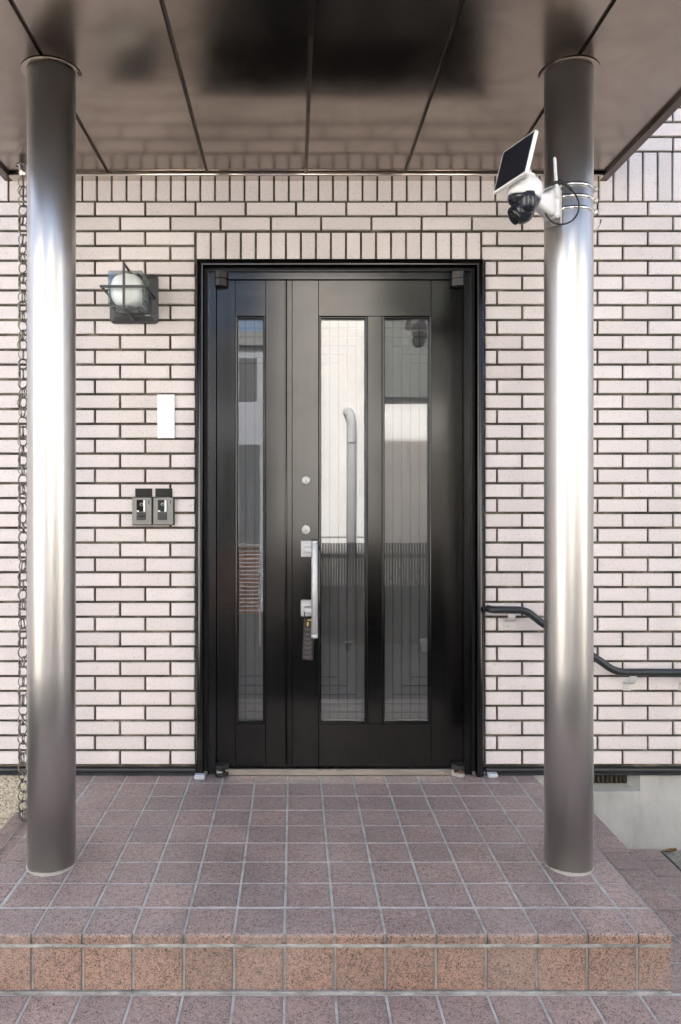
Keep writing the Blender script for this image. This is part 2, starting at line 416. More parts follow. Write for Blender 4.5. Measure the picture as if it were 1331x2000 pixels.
cache = {}
def tile_top(cx, cy, w_, l_, z):
    key = (round(w_, 4), round(l_, 4))
    if key not in cache: cache[key] = slab_mesh("tile", w_, l_, TH, 0.0018, '+z', GR_TOP_SHEEN)
    return add("tile", cache[key], None, pf, (cx, cy, z + random.uniform(-0.0006, 0.0006)), (random.uniform(-.002, .002), random.uniform(-.002, .002), random.uniform(-.0015, .0015)))
def tile_nose(cx, w_, l_, z, d=0.029, y0=YE):
    key = ('n', round(w_, 4), round(l_, 4))
    if key not in cache:
        m = MB(); r = 0.010; prof = [(l_/2, -TH), (l_/2, -0.001), (l_/2 - 0.001, 0)]
        for i in range(5):
            a = R(90 + 22.5 * i); prof.append((-l_/2 + r + r * math.cos(a), -r + r * math.sin(a)))
        prof += [(-l_/2, -d + 0.0015), (-l_/2 + 0.0015, -d), (-l_/2 + 0.02, -d)]
        m.prism(prof, -w_/2, w_/2, 'x'); me = m.mesh("nosing_tile", GR_TOP_SHEEN); me.materials.append(GR_RISE)
        for p in me.polygons:
            if p.normal.y < -0.75: p.material_index = 1
        cache[key] = me
    return add("nosing_tile", cache[key], None, pf, (cx, y0 + l_/2, z + random.uniform(-0.0005, 0.0005)))
def tile_side(cy, w_, l_, z, x_edge, sgn, d=0.029):
    key = ('s', round(w_, 4), round(l_, 4), sgn)
    if key not in cache:
        m = MB(); r = 0.009; prof = [(w_/2, -TH), (w_/2, -0.001), (w_/2 - 0.001, 0)]
        for i in range(5):
            a = R(90 + 22.5 * i); prof.append((-w_/2 + r + r * math.cos(a), -r + r * math.sin(a)))
        prof += [(-w_/2, -d), (-w_/2 + 0.02, -d)]
        prof = [(-sgn * p[0], p[1]) for p in prof]
        m.prism(prof, -l_/2, l_/2, 'y'); cache[key] = m.mesh("edge_tile", GR_TOP_SHEEN)
    return add("edge_tile", cache[key], None, pf, (x_edge - sgn * w_/2, cy, z + random.uniform(-0.0005, 0.0005)))
def riser(cx, y, zc, w_, h_):
    key = ('r', round(w_, 4), round(h_, 4))
    if key not in cache: cache[key] = slab_mesh("riser_tile", w_, h_, 0.010, 0.0015, '-y', GR_RISE)
    return add("riser_tile", cache[key], None, pf, (cx, y + random.uniform(-0.0006, 0.0006), zc))
def cuts(lo, hi, ph, pitch):
    out = [lo]; n = math.ceil((lo - ph) / pitch - 1e-6)
    while ph + n * pitch < hi - 0.02:
        x = ph + n * pitch
        if x > lo + 0.02: out.append(x)
        n += 1
    return out + [hi]
def level(z, xl, xr, yf, yb, hole=None, rise_to=None, inner=()):
    xs = cuts(xl, xr, X0, PT) if hole is None else sorted(set(cuts(xl, xr, X0, PT)))
    ys = cuts(yf, yb, YE, 0.151)
    if hole:
        # side strips use their own longitudinal joint
        hl, hr, hf = hole
        side_l = [xl, xl + 0.075, hl]; side_r = [hr, hr + (xr - hr) - 0.13, xr]
        for j in range(len(ys) - 1):
            if ys[j] < hf - 0.01: continue
            l_ = ys[j+1] - ys[j] - 0.005; cy = (ys[j] + ys[j+1]) / 2
            tile_top((side_l[1] + side_l[2]) / 2, cy, side_l[2] - side_l[1] - GS, l_, z)
            tile_side(cy, side_l[1] - side_l[0] - GS, l_, z, xl, -1)
            tile_top((side_r[0] + side_r[1]) / 2, cy, side_r[1] - side_r[0] - GS, l_, z)
            tile_side(cy, side_r[2] - side_r[1] - GS, l_, z, xr, 1)
    for j in range(len(ys) - 1):
        if hole and ys[j] > hole[2] - 0.01: break
        for i in range(len(xs) - 1):
            a, c, d, e = xs[i], xs[i+1], ys[j], ys[j+1]
            w_, l_ = c - a - GAP, e - d - GAP
            if hole and abs(e - hole[2]) < 0.02: l_ -= 0.006; 
            if j == 0: tile_nose((a + c) / 2, w_, l_, z, y0=d)
            elif i == 0: tile_side((d + e) / 2, w_, l_, z, a, -1)
            elif i == len(xs) - 2: tile_side((d + e) / 2, w_, l_, z, c, 1)
            else: tile_top((a + c) / 2, (d + e) / 2 - (0.003 if hole and abs(e - hole[2]) < 0.02 else 0), w_, l_, z)
    if rise_to is not None:
        zt, zb = z - 0.041, rise_to + 0.007
        for i in range(len(xs) - 1):
            riser((xs[i] + xs[i+1]) / 2, yf + 0.003, (zt + zb) / 2, xs[i+1] - xs[i] - GAP, zt - zb)
level(0.0, PL, PR, YE, -0.004, None, Z1)
level(Z1, ML, MR, MF, -0.004, (PL, PR, YE), Z2)
level(Z2, LL, LR, LF, -0.004, (ML, MR, MF), None)
# raised mortar fillets at the front riser
b = MB()
b.box(PL + 0.004, PR - 0.004, YE + 0.0005, YE + 0.02, -0.0405, -0.0295, 0.002)
b.box(PL + 0.004, PR - 0.004, YE - 0.0050, YE + 0.02, Z1 - 0.004, Z1 + 0.0065, 0.002)
b.build("mortar_fillet", DIRTYGROUT, pf)

# ------------------------------------------------------------------ foundations, base trims
fr = root("foundation_wall", (1.6, 0.0, -0.36), "smooth grey rendered foundation with a vent, right of the tiled porch", "foundation")
b = MB()
VX0, VX1, VZ0, VZ1 = 1.30, 1.635, -0.082, -0.002
for (x0, x1, z0, z1) in ((0.2, VX0, -0.5, 0.012), (VX1, 6.0, -0.5, 0.012), (VX0, VX1, -0.5, VZ0), (VX0, VX1, VZ1, 0.012)):
    b.box(x0, x1, 0.0, 0.12, z0, z1)
b.build("rendered_base", CONC, fr)
b = MB()   # splayed reveal of the vent
IX0, IX1, IZ0, IZ1, IY = 1.325, 1.600, -0.066, -0.010, 0.06
A = [(VX0, -0.001, VZ0), (VX1, -0.001, VZ0), (VX1, -0.001, VZ1), (VX0, -0.001, VZ1)]
B_ = [(IX0, IY, IZ0), (IX1, IY, IZ0), (IX1, IY, IZ1), (IX0, IY, IZ1)]
for i in range(4): b.quad(A[i], A[(i+1) % 4], B_[(i+1) % 4], B_[i])
b.build("vent_reveal", CONC, fr)
vb = MB().box(IX0 - 0.01, IX1 + 0.01, 0.112, 0.118, IZ0 - 0.01, IZ1 + 0.01).build("vent_back", RUBBER, fr)
sl = MB().box(-0.0035, 0.0035, -0.012, 0.012, IZ0 - 0.004, IZ1 + 0.004).mesh("vent_slat", VENT)
n = 13
for i in range(n): add("vent_slat", sl, None, fr, (IX0 + (i + 0.5) * (IX1 - IX0) / n, IY + 0.014, 0), (0, 0, R(random.uniform(18, 24))))
fl = root("foundation_wall", (-1.3, 0.0, -0.36), "rough yellowish pebble-textured foundation left of the tiled porch", "foundation")
MB().box(-6.0, 0.2, 0.0, 0.12, -0.5, 0.012).build("pebbled_base", PEBBLE, fl)
for x0, x1, lab in ((-6.0, -0.463, "long black metal base strip along the brick wall left of the door"), (0.905, 6.0, "long black metal base strip along the brick wall right of the door")):
    b = MB().prism([(0.004, 0.0015), (-0.021, 0.0015), (-0.021, 0.013), (-0.0145, 0.0165), (-0.0145, 0.022), (-0.019, 0.024), (-0.016, 0.031), (0.004, 0.035)], x0, x1, 'x')
    tag(b.build("base_strip", TRIMBLACK), lab, "trim")

# ------------------------------------------------------------------ brick wall
FL_, FR_, FT = -0.4625, 0.9030, 2.4395      # door casing outline
bw = root("brick_wall", (0.2, 0.0, 0.03), "pinkish white glazed brick wall with dark recessed joints around the front door", "wall")
JA, JB, BP, CH = -0.7013, -0.5826, 0.2375, 0.0701
bricks = []     # cx, cz, w, h
def seg_row(zt, h, ph, spans):
    for lo, hi in spans:
        n = math.floor((lo - ph) / BP) - 1
        while ph + n * BP < hi:
            a, c = max(ph + n * BP + 0.0055, lo), min(ph + (n + 1) * BP - 0.0055, hi)
            if c - a > 0.012: bricks.append(((a + c) / 2, zt - h / 2, c - a, h))
            n += 1
WX0, WX1 = -3.6, 4.2
for k in range(-4, 34):
    zt = 2.4187 - CH * k; ph = JA if k % 2 == 0 else JB
    if k >= 0: spans = [(WX0, FL_ - 0.003), (FR_ + 0.003, WX1)]
    elif k >= -2: spans = [(WX0, FL_ - 0.0085), (0.892, WX1)]
    else: spans = [(WX0, WX1)]
    seg_row(zt, 0.0582, ph, spans)
P2 = (0.8860 - FL_) / 19
for i in range(19): bricks.append((FL_ + (i + 0.5) * P2, (2.430 + 2.5560) / 2, P2 - 0.010, 2.5560 - 2.430))
x = -0.9988 - 0.0697 * 38
while x < WX1: bricks.append((x + 0.0697 / 2, (2.708 + 2.935) / 2, 0.0697 - 0.0095, 0.227)); x += 0.0697
for k in range(0, 14): seg_row(2.945 + 0.0582 + CH * k, 0.0582, JB if k % 2 == 0 else JA, [(WX0, WX1)])
def seen(bk):
    cx, cz, w_, h = bk
    a, c = 574 + (cx - w_/2) * 413.65, 574 + (cx + w_/2) * 413.65
    t_, u = 975 - (cz + h/2 - 1.298) * 413.65, 975 - (cz - h/2 - 1.298) * 413.65
    a, c, t_, u = max(a, 0), min(c, 1331), max(t_, 0), min(u, 2000)
    if a < 1182: t_ = max(t_, 354)
    wd = max(0, c - a) - max(0, min(c, 149) - max(a, 51)) - max(0, min(c, 1160) - max(a, 1062))
    return max(0, wd) * max(0, u - t_)
bricks.sort(key=seen, reverse=True)
bc = {}
rest = MB()
for i, bk in enumerate(bricks):
    cx, cz, w_, h = bk
    if i < 300 and seen(bk) > 20:
        key = (round(w_, 3), round(h, 3))
        if key not in bc: bc[key] = slab_mesh("brick", w_, h, 0.016, 0.0022, '-y', BRICK)
        add("brick", bc[key], None, bw, (cx, random.uniform(-0.0008, 0.0008), cz), (random.uniform(-.002, .002), random.uniform(-.0025, .0025), random.uniform(-.0015, .0015)))
    else:
        c = 0.0022; a, d = w_/2, h/2
        v0 = [rest._v((cx + sx * a, 0.016, cz + sz * d)) for sx, sz in ((-1,-1),(1,-1),(1,1),(-1,1))]
        v1 = [rest._v((cx + sx * a, c, cz + sz * d)) for sx, sz in ((-1,-1),(1,-1),(1,1),(-1,1))]
        v2 = [rest._v((cx + sx * (a - c), 0, cz + sz * (d - c))) for sx, sz in ((-1,-1),(1,-1),(1,1),(-1,1))]
        for q in range(4):
            r_ = (q + 1) % 4
            rest.face((v0[q], v0[r_], v1[r_], v1[q])); rest.face((v1[q], v1[r_], v2[r_], v2[q]))
        rest.face(v2)
tag(rest.build("brick_courses", BRICK, bw, recalc=False), kind="stuff")
b = MB()
for (x0, x1, z0, z1) in ((WX0, FL_ + 0.01, 0.0125, 4.0), (FR_ - 0.01, WX1, 0.0125, 4.0), (FL_ + 0.01, FR_ - 0.01, FT - 0.01, 4.0)):
    b.box(x0, x1, 0.0105, 0.12, z0, z1)
b.build("mortar_bed", MORTAR, bw)

# the rest of the house: upper storey, flanks, roofs (it shades the porch), and the dim hall behind the door
hs = root("house_body", (0, 4, 0), "body of the brick house behind and above the porch wall", "house")
b = MB()
b.box(-6.0, WX0, 0.01, 0.12, -0.4, 4.0); b.box(WX1, 7.0, 0.01, 0.12, -0.4, 4.0)
b.box(-6.0, 0.25, 0.02, 0.14, 4.001, 5.55); b.box(0.25, 7.0, 0.02, 0.14, 4.001, 7.0)  # right block's extra height is invented to raise the shadow opposite
b.box(-6.0, -5.85, 0.141, 8.0, -0.4, 5.55); b.box(6.85, 7.0, 0.141, 8.0, -0.4, 7.0); b.box(-6.0, 7.0, 8.0, 8.15, -0.4, 5.55); b.box(0.25, 7.0, 8.0, 8.15, 5.551, 7.0)
b.box(0.25, 0.40, 0.141, 8.0, 5.55, 7.0)
b.build("outer_wall", STUCCO, hs)
b = MB(); b.box(-6.05, 0.249, 0.0, 8.2, 5.551, 5.65); b.box(0.22, 7.05, 0.0, 8.2, 7.001, 7.1)
b.build("roof", plain("roof_sheet", (0.12, 0.12, 0.12), 0.7), hs)
HALLW = plain("hall_plaster", (0.40, 0.36, 0.31), 0.8); HALLF = plain("hall_floor_red", (0.20, 0.055, 0.035), 0.45)
hl = root("entrance_hall", (0.2, 1.0, 0.0), "dim entrance hall seen through the door panes", "hall")
b = MB(); b.box(-0.62, -0.56, 0.1205, 2.6, -0.02, 2.5); b.box(1.0, 1.06, 0.1205, 2.6, -0.02, 2.5)
b.box(-0.559, 0.999, 2.54, 2.6, -0.02, 2.5); b.box(-0.559, 0.999, 0.1205, 2.539, 2.44, 2.5)
b.build("hall_wall", HALLW, hl)
MB().box(-0.559, 0.999, 0.1205, 2.539, -0.03, 0.012).build("hall_floor", HALLF, hl)

# ------------------------------------------------------------------ front door
dr = root("front_door", (0.22, 0.0, 0.0), "black metal double front door with three tall narrow glass panes", "door")
def sweep3(prof, xl, xr, zb, zt, m):
    st = []
    for u, y in prof: pass
    rows = [[(xl + u, y, zb) for u, y in prof], [(xl + u, y, zt - u) for u, y in prof], [(xr - u, y, zt - u) for u, y in prof], [(xr - u, y, zb) for u, y in prof]]
    ids = [[m._v(p) for p in r_] for r_ in rows]
    for a, c in zip(ids, ids[1:]):
        for i in range(len(prof) - 1): m.face((a[i], a[i+1], c[i+1], c[i]), False)
def sweep4(prof, x0, x1, z0, z1, m):
    rows = [[(x0 + u, y, z0 + u) for u, y in prof], [(x0 + u, y, z1 - u) for u, y in prof], [(x1 - u, y, z1 - u) for u, y in prof], [(x1 - u, y, z0 + u) for u, y in prof]]
    ids = [[m._v(p) for p in r_] for r_ in rows]
    for k in range(4):
        a, c = ids[k], ids[(k + 1) % 4]
        for i in range(len(prof) - 1): m.face((a[i], a[i+1], c[i+1], c[i]), False)
YC = -0.040
CL, CR, CT = fx(382.5, YC), fx(947, YC), fz(503, YC)
m = MB()
sweep3([(0.0, 0.018), (0.0, -0.020), (0.0015, -0.026), (0.005, -0.032), (0.010, -0.0375), (0.017, -0.041), (0.025, -0.043), (0.0315, -0.043), (0.034, -0.041), (0.036, -0.036), (0.036, 0.004)], CL, CR, 0.001, CT, m)
fo = m.build("casing", FRAME, dr, recalc=False)
for p in fo.data.polygons: p.use_smooth = True
m = MB(); sweep3([(0.036, 0.004), (0.0525, 0.004)], CL, CR, 0.001, CT, m); m.build("groove", RUBBER, dr, recalc=False)
m = MB(); sweep3([(0.0525, 0.004), (0.0525, -0.016), (0.0535, -0.0185), (0.057, -0.0185), (0.058, -0.016), (0.058, -0.006), (0.091, -0.006), (0.091, 0.09)], CL, CR, 0.001, CT, m)
m.build("inner_frame", FRAME, dr, recalc=False)
YL = -0.004     # face of the leaves
LX0, LX1, LX2, LX3 = fx(423.5, YL), fx(557, YL), fx(562, YL), fx(904.5, YL)
LZ0, LZ1 = fz(1497.5, YL), fz(547.5, YL)
MB().box(LX0 - 0.02, LX3 + 0.02, 0.05, 0.085, LZ1 - 0.01, CT - 0.05).build("head_stop", RUBBER, dr)
# threshold
MB().box(fx(441), fx(886), -0.022, 0.12, 0.0015, fz(1499.0), 0.002).build("threshold", THRESH, dr)
MB().box(CL + 0.09, CR - 0.09, 0.052, 0.11, 0.0015, LZ0 + 0.02).build("sill_stop", RUBBER, dr)

def board(m, x0, x1, z0, z1, y0=YL, g=0.0007): m.box(x0 + g, x1 - g, y0, y0 + 0.012, z0 + g, z1 - g, 0.0011)
def leaf(name, x0, x1, panes, stiles, rails):
    core = MB()
    xs = [x0] + [q for p in panes for q in (p[0] + 0.004, p[1] - 0.004)] + [x1]
    for i in range(0, len(xs), 2): core.box(xs[i] + 0.002, xs[i+1] - 0.002 if i + 2 < len(xs) else xs[i+1] - 0.002, YL + 0.0112, 0.040, LZ0 + 0.001, LZ1 - 0.001)
    zb, zt = panes[0][2] + 0.004, panes[0][3] - 0.004
    for p in panes:
        core.box(p[0] + 0.0021, p[1] - 0.0021, YL + 0.0115, 0.0398, LZ0 + 0.001, zb); core.box(p[0] + 0.0021, p[1] - 0.0021, YL + 0.0115, 0.0398, zt, LZ1 - 0.001)
    lf = core.build(name, BLACK, dr)
    for s_ in stiles: q = MB(); board(q, *s_); q.build("stile", DOOR, lf)
    for s_ in rails: q = MB(); board(q, *s_); q.build("rail", DOORRAIL, lf)
    for p in panes:
        q = MB(); sweep4([(0.0, YL + 0.010), (0.0, YL - 0.006), (0.0015, YL - 0.0085), (0.004, YL - 0.0095), (0.0055, YL - 0.008), (0.006, YL - 0.002), (0.009, YL - 0.002), (0.0105, YL + 0.004), (0.0125, YL + 0.006), (0.0125, YL + 0.030)], p[0], p[1], p[2], p[3], q)
        q.build("glazing_bead", FRAME, lf, recalc=False)
        MB().box(p[0] + 0.006, p[1] - 0.006, 0.016, 0.020, p[2] + 0.006, p[3] - 0.006).build("pane", PANE, lf)
        MB().box(p[0] + 0.0065, p[1] - 0.0065, 0.027, 0.030, p[2] + 0.0065, p[3] - 0.0065).build("added_backing", BACKSHEET, lf)
        lat = MB(); T = 0.0023; YB0, YB1 = 0.0215, 0.0245
        for (a, c, e, f) in p[4]: lat.box(a, c, YB0, YB1, e, f)
        lat.build("lattice", LEADS, lf)
    return lf
YP = 0.022
def lat_v(pxs, z0, z1): return [(fx(q, YP) - 0.0030, fx(q, YP) + 0.0030, z0, z1) for q in pxs]
def lat_h(items): return [(fx(a, YP), fx(c, YP), fz(y, YP) - 0.0029, fz(y, YP) + 0.0029) for a, c, y in items]
GZ0, GZ1 = fz(1414, YL), fz(617.5, YL)
zi0, zi1 = GZ0 + 0.013, GZ1 - 0.013
sp = (fx(461, YL), fx(519, YL), GZ0, GZ1, lat_v((480, 498), zi0, zi1) + lat_h([(464, 515, y) for y in (641, 658, 675.5, 692.5, 709.5, 1321, 1338.5, 1356, 1373, 1390)]))
p1 = (fx(623, YL), fx(718, YL), GZ0, GZ1, lat_v((644.2, 661.5, 678.7, 696), zi0, zi1) +
      lat_h([(626, 714, 641), (626, 714, 658.5), (626, 696, 676), (626, 678.7, 692.5), (626, 661.5, 709.5), (626, 661.5, 1322), (626, 678.7, 1339), (626, 696, 1356), (626, 714, 1374), (626, 714, 1391)]))
p2 = (fx(747, YL), fx(842, YL), GZ0, GZ1, lat_v((767.5, 784.8, 802, 819.4), zi0, zi1) +
      lat_h([(751, 838, 641), (751, 838, 658.5), (767.5, 838, 676), (784.8, 838, 692.5), (802, 838, 709.5), (802, 838, 1322), (784.8, 838, 1339), (767.5, 838, 1356), (751, 838, 1374), (751, 838, 1391)]))
X = lambda q: fx(q, YL)
side = leaf("side_leaf", LX0, LX1, [sp], [(LX0, X(460), LZ0, LZ1), (X(519.5), LX1, LZ0, LZ1)], [(X(460), X(519.5), GZ1, LZ1), (X(460), X(519.5), LZ0, GZ0)])
main = leaf("main_leaf", LX2, LX3, [p1, p2],
            [(LX2, X(571), LZ0, LZ1), (X(571), X(622.5), LZ0, LZ1), (X(842.5), LX3, LZ0, LZ1), (X(718.5), X(746.5), GZ0, GZ1)],
            [(X(622.5), X(842.5), GZ1, LZ1), (X(622.5), X(842.5), LZ0, GZ0)])
MB().box(LX1 - 0.0005, LX2 + 0.0005, YL + 0.004, 0.045, LZ0, LZ1).build("meeting_strip", DOOR, dr)
MB().tube([(fx(559.5, YL), YL + 0.0035, LZ0), (fx(559.5, YL), YL + 0.0035, LZ1)], 0.0030, 8).build("astragal", FRAME, dr)
# locks
for py, stretch in ((938, 1.0), (1035, 1.28)):
    cx, cz = fx(598, YL), fz(py, YL)
    q = MB(); n = 22; r0 = 0.0215
    pr = lambda r, e: [(cx + r * math.cos(2*math.pi*i/n), cz + e + r * math.sin(2*math.pi*i/n) * (stretch if math.sin(2*math.pi*i/n) > 0 and stretch > 1 else 1)) for i in range(n)]
    a_ = [q._v((p[0], YL, p[1])) for p in pr(r0, 0)]; b_ = [q._v((p[0], YL - 0.010, p[1])) for p in pr(r0 * 0.97, 0)]; c_ = [q._v((p[0], YL - 0.014, p[1])) for p in pr(r0 * 0.80, 0)]
    q.skin(a_, b_); q.skin(b_, c_); q.face(c_)
    lk = q.build("lock_cylinder", SILVER, main)
    MB().lathe([(0.0115, 0), (0.0115, 0.004), (0.0095, 0.005)], (cx, YL - 0.0135, cz - 0.002), (0, -1, 0), 18).build("lock_core", SILVER, lk) if False else MB().lathe([(0.0115, 0), (0.0115, 0.004), (0.0095, 0.005)], (cx, YL - 0.0135, cz - 0.002), (0, -1, 0), 18).build("lock_core", SILVER, main)
    MB().box(cx - 0.0016, cx + 0.0016, YL - 0.0195, YL - 0.012, cz - 0.008, cz + 0.003).build("keyhole", RUBBER, main)
# pull handle
YH = -0.072
hx_ = fx(615, YH); hz0, hz1 = fz(1246, YH), fz(1056, YH)
MB().lathe([(0.0145, 0), (0.0158, 0.0015), (0.0158, 0.016), (0.0152, 0.0165), (0.0152, 0.0172), (0.0160, 0.018), (0.0160, hz1 - hz0 - 0.018), (0.0152, hz1 - hz0 - 0.0172), (0.0158, hz1 - hz0 - 0.0165), (0.0158, hz1 - hz0 - 0.0015), (0.0145, hz1 - hz0)], (hx_, YH, hz0), (0, 0, 1), 22).build("pull_handle", ALU, main)
for (y0, y1) in ((1055, 1088), (1171, 1204)):
    zc = (fz(y0, YL) + fz(y1, YL)) / 2; hh = (fz(y0, YL) - fz(y1, YL)) / 2
    MB().box(fx(588, YL), fx(613, YL), YL - 0.010, YL + 0.0005, zc - hh, zc + hh, 0.004).build("handle_plate", ALU, main)
    MB().box(fx(594.5, YL), fx(610, YL), YH + 0.002, YL - 0.009, zc - 0.012, zc + 0.010, 0.002).build("handle_arm", ALU, main)
# pivots
for (px0, px1, sg) in ((418.5, 445, 1), (881.5, 908, -1)):
    YV = -0.03
    xc = fx(px0 + 9, YV) if sg > 0 else fx(px1 - 9, YV)
    for z0, z1, nm, mt in ((fz(543.0, YV), fz(530.5, YV), "pivot", BLACK), (fz(558.5, YV), fz(544.5, YV), "pivot", BLACK)):
        q = MB(); pts = []
        for i in range(9): a = R(90 + 22.5 * i); pts.append((xc + sg * 0.018 * math.cos(a), YV - 0.0 + 0.018 * -math.sin(a) * 1.0))
        pts = [(xc - 0.018 if sg > 0 else xc + 0.018, YV + 0.028)] + [(xc - sg * 0.018 * math.cos(R(t_)), YV - 0.018 * math.sin(R(t_))) for t_ in range(0, 121, 15)] + [(xc + sg * 0.036, YV - 0.002), (xc + sg * 0.045, YV + 0.028)]
        q.prism(pts, z0, z1, 'z'); q.build("pivot", mt, dr)
    MB().lathe([(0.006, 0), (0.006, 0.008)], (xc, YV, fz(545.5, YV)), (0, 0, 1), 10).build("pivot_pin", SILVER, dr)
for (xc, sg, mt, lab) in ((fx(429, -0.05), 1, BLACK, None), (fx(901, -0.05), -1, RUST, "rusty lower pivot of the wide leaf")):
    YV = -0.034
    pts = [(xc - sg * 0.020, YV + 0.030)] + [(xc - sg * 0.020 * math.cos(R(t_)), YV - 0.020 * math.sin(R(t_))) for t_ in range(0, 121, 15)] + [(xc + sg * 0.040, YV + 0.004), (xc + sg * 0.042, YV + 0.030)]
    q = MB().prism(pts, 0.034, 0.056, 'z').build("pivot", BLACK, dr)
    if lab: q["label"] = lab
    MB().prism(pts, 0.003, 0.021, 'z').build("pivot_bracket", BLACK if mt is BLACK else SILVER, dr)
    MB().lathe([(0.017, 0), (0.017, 0.0045), (0.010, 0.005), (0.010, 0.0128)], (xc, YV, 0.0211), (0, 0, 1), 16).build("pivot_pin", mt if mt is RUST else SILVER, dr)
# end caps beside the casing feet
q = MB().box(fx(380.5, -0.06), fx(401, -0.06), -0.078, -0.045, 0.001, 0.022, 0.004).build("end_cap", WHITECAP)
tag(q, "small bluish white plastic cap at the foot of the left door casing", "cap")
q = MB().box(fx(953, -0.045), fx(972.5, -0.045), -0.056, -0.022, 0.001, 0.020, 0.004).build("end_cap", WHITECAP)
tag(q, "small white plastic cap on the floor right of the door casing", "cap")
# key holder hanging on the handle
kh = root("key_holder", (fx(603, -0.04), -0.03, fz(1290, -0.03)), "black ribbed plastic key holder with yellow marks hanging from the door handle", "key holder")
kM = Matrix.Translation((fx(602.5, -0.03), -0.030, fz(1248, -0.03))) @ Euler((0, R(2), R(-14))).to_matrix().to_4x4()
kw, kh2 = 0.026, 0.100
q = MB(); q.M = kM; q.box(-kw, kw, -0.009, 0.009, -kh2, kh2, 0.005); q.build("body", KEYTAG, kh)
for i in range(7):
    q = MB(); q.M = kM; z = 0.048 - i * 0.0215
    q.prism([(-0.017, z + 0.004), (-0.017, z - 0.006), (0.002, z - 0.010), (0.018, z - 0.002), (0.018, z + 0.008), (0.002, z)], -0.0125, -0.0088, 'y'); q.build("rib", RIBP, kh)
q = MB(); q.M = kM; q.box(-0.006, 0.0005, -0.0105, -0.0085, 0.062, 0.080, 0.0004); q.box(-0.006, 0.016, -0.0104, -0.0085, 0.088, 0.0935, 0.0004); q.build("mark", YELLOW, kh)
lp = []
for i in range(15):
    a = R(-70 + 320 * i / 14)
    lp.append((fx(604, -0.05) + 0.021 * math.sin(a - R(90)) , -0.040 - 0.004 * math.cos(a), fz(1199, -0.05) + 0.030 * math.cos(a - R(90))))
MB().tube(lp, 0.0026, 8).build("cord_loop", BLACK, kh)

# ------------------------------------------------------------------ wall lamp
YW = -0.03
wl = root("wall_lamp", (fx(261), 0, fz(583)), "square wall lamp with a white globe in a clear cube behind a black cross bar", "lamp")
bx0, bx1, bz0, bz1 = fx(214, YW), fx(308, YW), fz(630, YW), fz(535, YW)
def rrect(x0, x1, z0, z1, r, n=5):
    pts = []
    for cx, cz, a0 in ((x1 - r, z1 - r, 0), (x0 + r, z1 - r, 90), (x0 + r, z0 + r, 180), (x1 - r, z0 + r, 270)):
        for i in range(n + 1): a = R(a0 + 90 * i / n); pts.append((cx + r * math.cos(a), cz + r * math.sin(a)))
    return pts
q = MB()
a_ = [q._v((p[0], 0.0005, p[1])) for p in rrect(bx0, bx1, bz0, bz1, 0.018)]
b_ = [q._v((p[0], -0.022, p[1])) for p in rrect(bx0, bx1, bz0, bz1, 0.018)]
c_ = [q._v((p[0], -0.034, p[1])) for p in rrect(bx0 + 0.024, bx1 - 0.024, bz0 + 0.024, bz1 - 0.024, 0.003)]
q.skin(a_, b_, False); q.skin(b_, c_, False); q.face(c_); q.build("base_plate", LAMPBASE, wl)
cxl, czl = (bx0 + bx1) / 2, (bz0 + bz1) / 2
hw = 0.0765
gc = root  # (names only)
gcx, gcz = cxl, czl
q = MB(); q.box(gcx - hw, gcx + hw, -0.210, -0.056, gcz - hw, gcz + hw, 0.004); gcube = q.build("glass_cube", CLEAR, wl)
gcube.data.materials.append(REFLGLASS)
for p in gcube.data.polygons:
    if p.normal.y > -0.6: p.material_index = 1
# opal globe: squarish superellipsoid
q = MB(); rr_ = 0.0750; N1, N2 = 20, 32; rows = []
sg_ = lambda v, e: math.copysign(abs(v) ** e, v)
for i in range(1, N1):
    ph = -math.pi/2 + math.pi * i / N1
    rows.append([q._v((gcx + rr_ * sg_(math.cos(ph), .6) * sg_(math.cos(2*math.pi*j/N2), .78), -0.148 + 0.056 * sg_(math.sin(ph), .6), gcz + rr_ * sg_(math.cos(ph), .6) * sg_(math.sin(2*math.pi*j/N2), .78))) for j in range(N2)])
for a_, c_ in zip(rows, rows[1:]): q.skin(a_, c_)
q.face(list(reversed(rows[0])), True); q.face(rows[-1], True); q.build("globe", OPAL, wl)
ch_, cy_ = 0.106, -0.230
q = MB(); q.box(gcx - ch_, gcx + ch_, cy_ - 0.005, cy_ + 0.005, gcz - 0.005, gcz + 0.005, 0.001); q.build("cross_bar", LAMPBASE, wl)
q = MB(); q.box(gcx - 0.005, gcx + 0.005, cy_ - 0.0052, cy_ + 0.0052, gcz - ch_, gcz + ch_, 0.001); q.build("cross_bar", LAMPBASE, wl)
for dx, dz in ((1, 0), (-1, 0), (0, 1), (0, -1)):
    px_, pz_ = gcx + dx * (ch_ - 0.005), gcz + dz * (ch_ - 0.005)
    q = MB(); q.box(px_ - 0.0049, px_ + 0.0049, cy_ + 0.0053, -0.02, pz_ - 0.0049, pz_ + 0.0049, 0.001); q.build("cage_arm", LAMPBASE, wl)
MB().box(bx1 - 0.058, bx1 - 0.034, -0.0352, -0.0338, bz0 + 0.030, bz0 + 0.036).build("maker_plate", SILVER, wl)

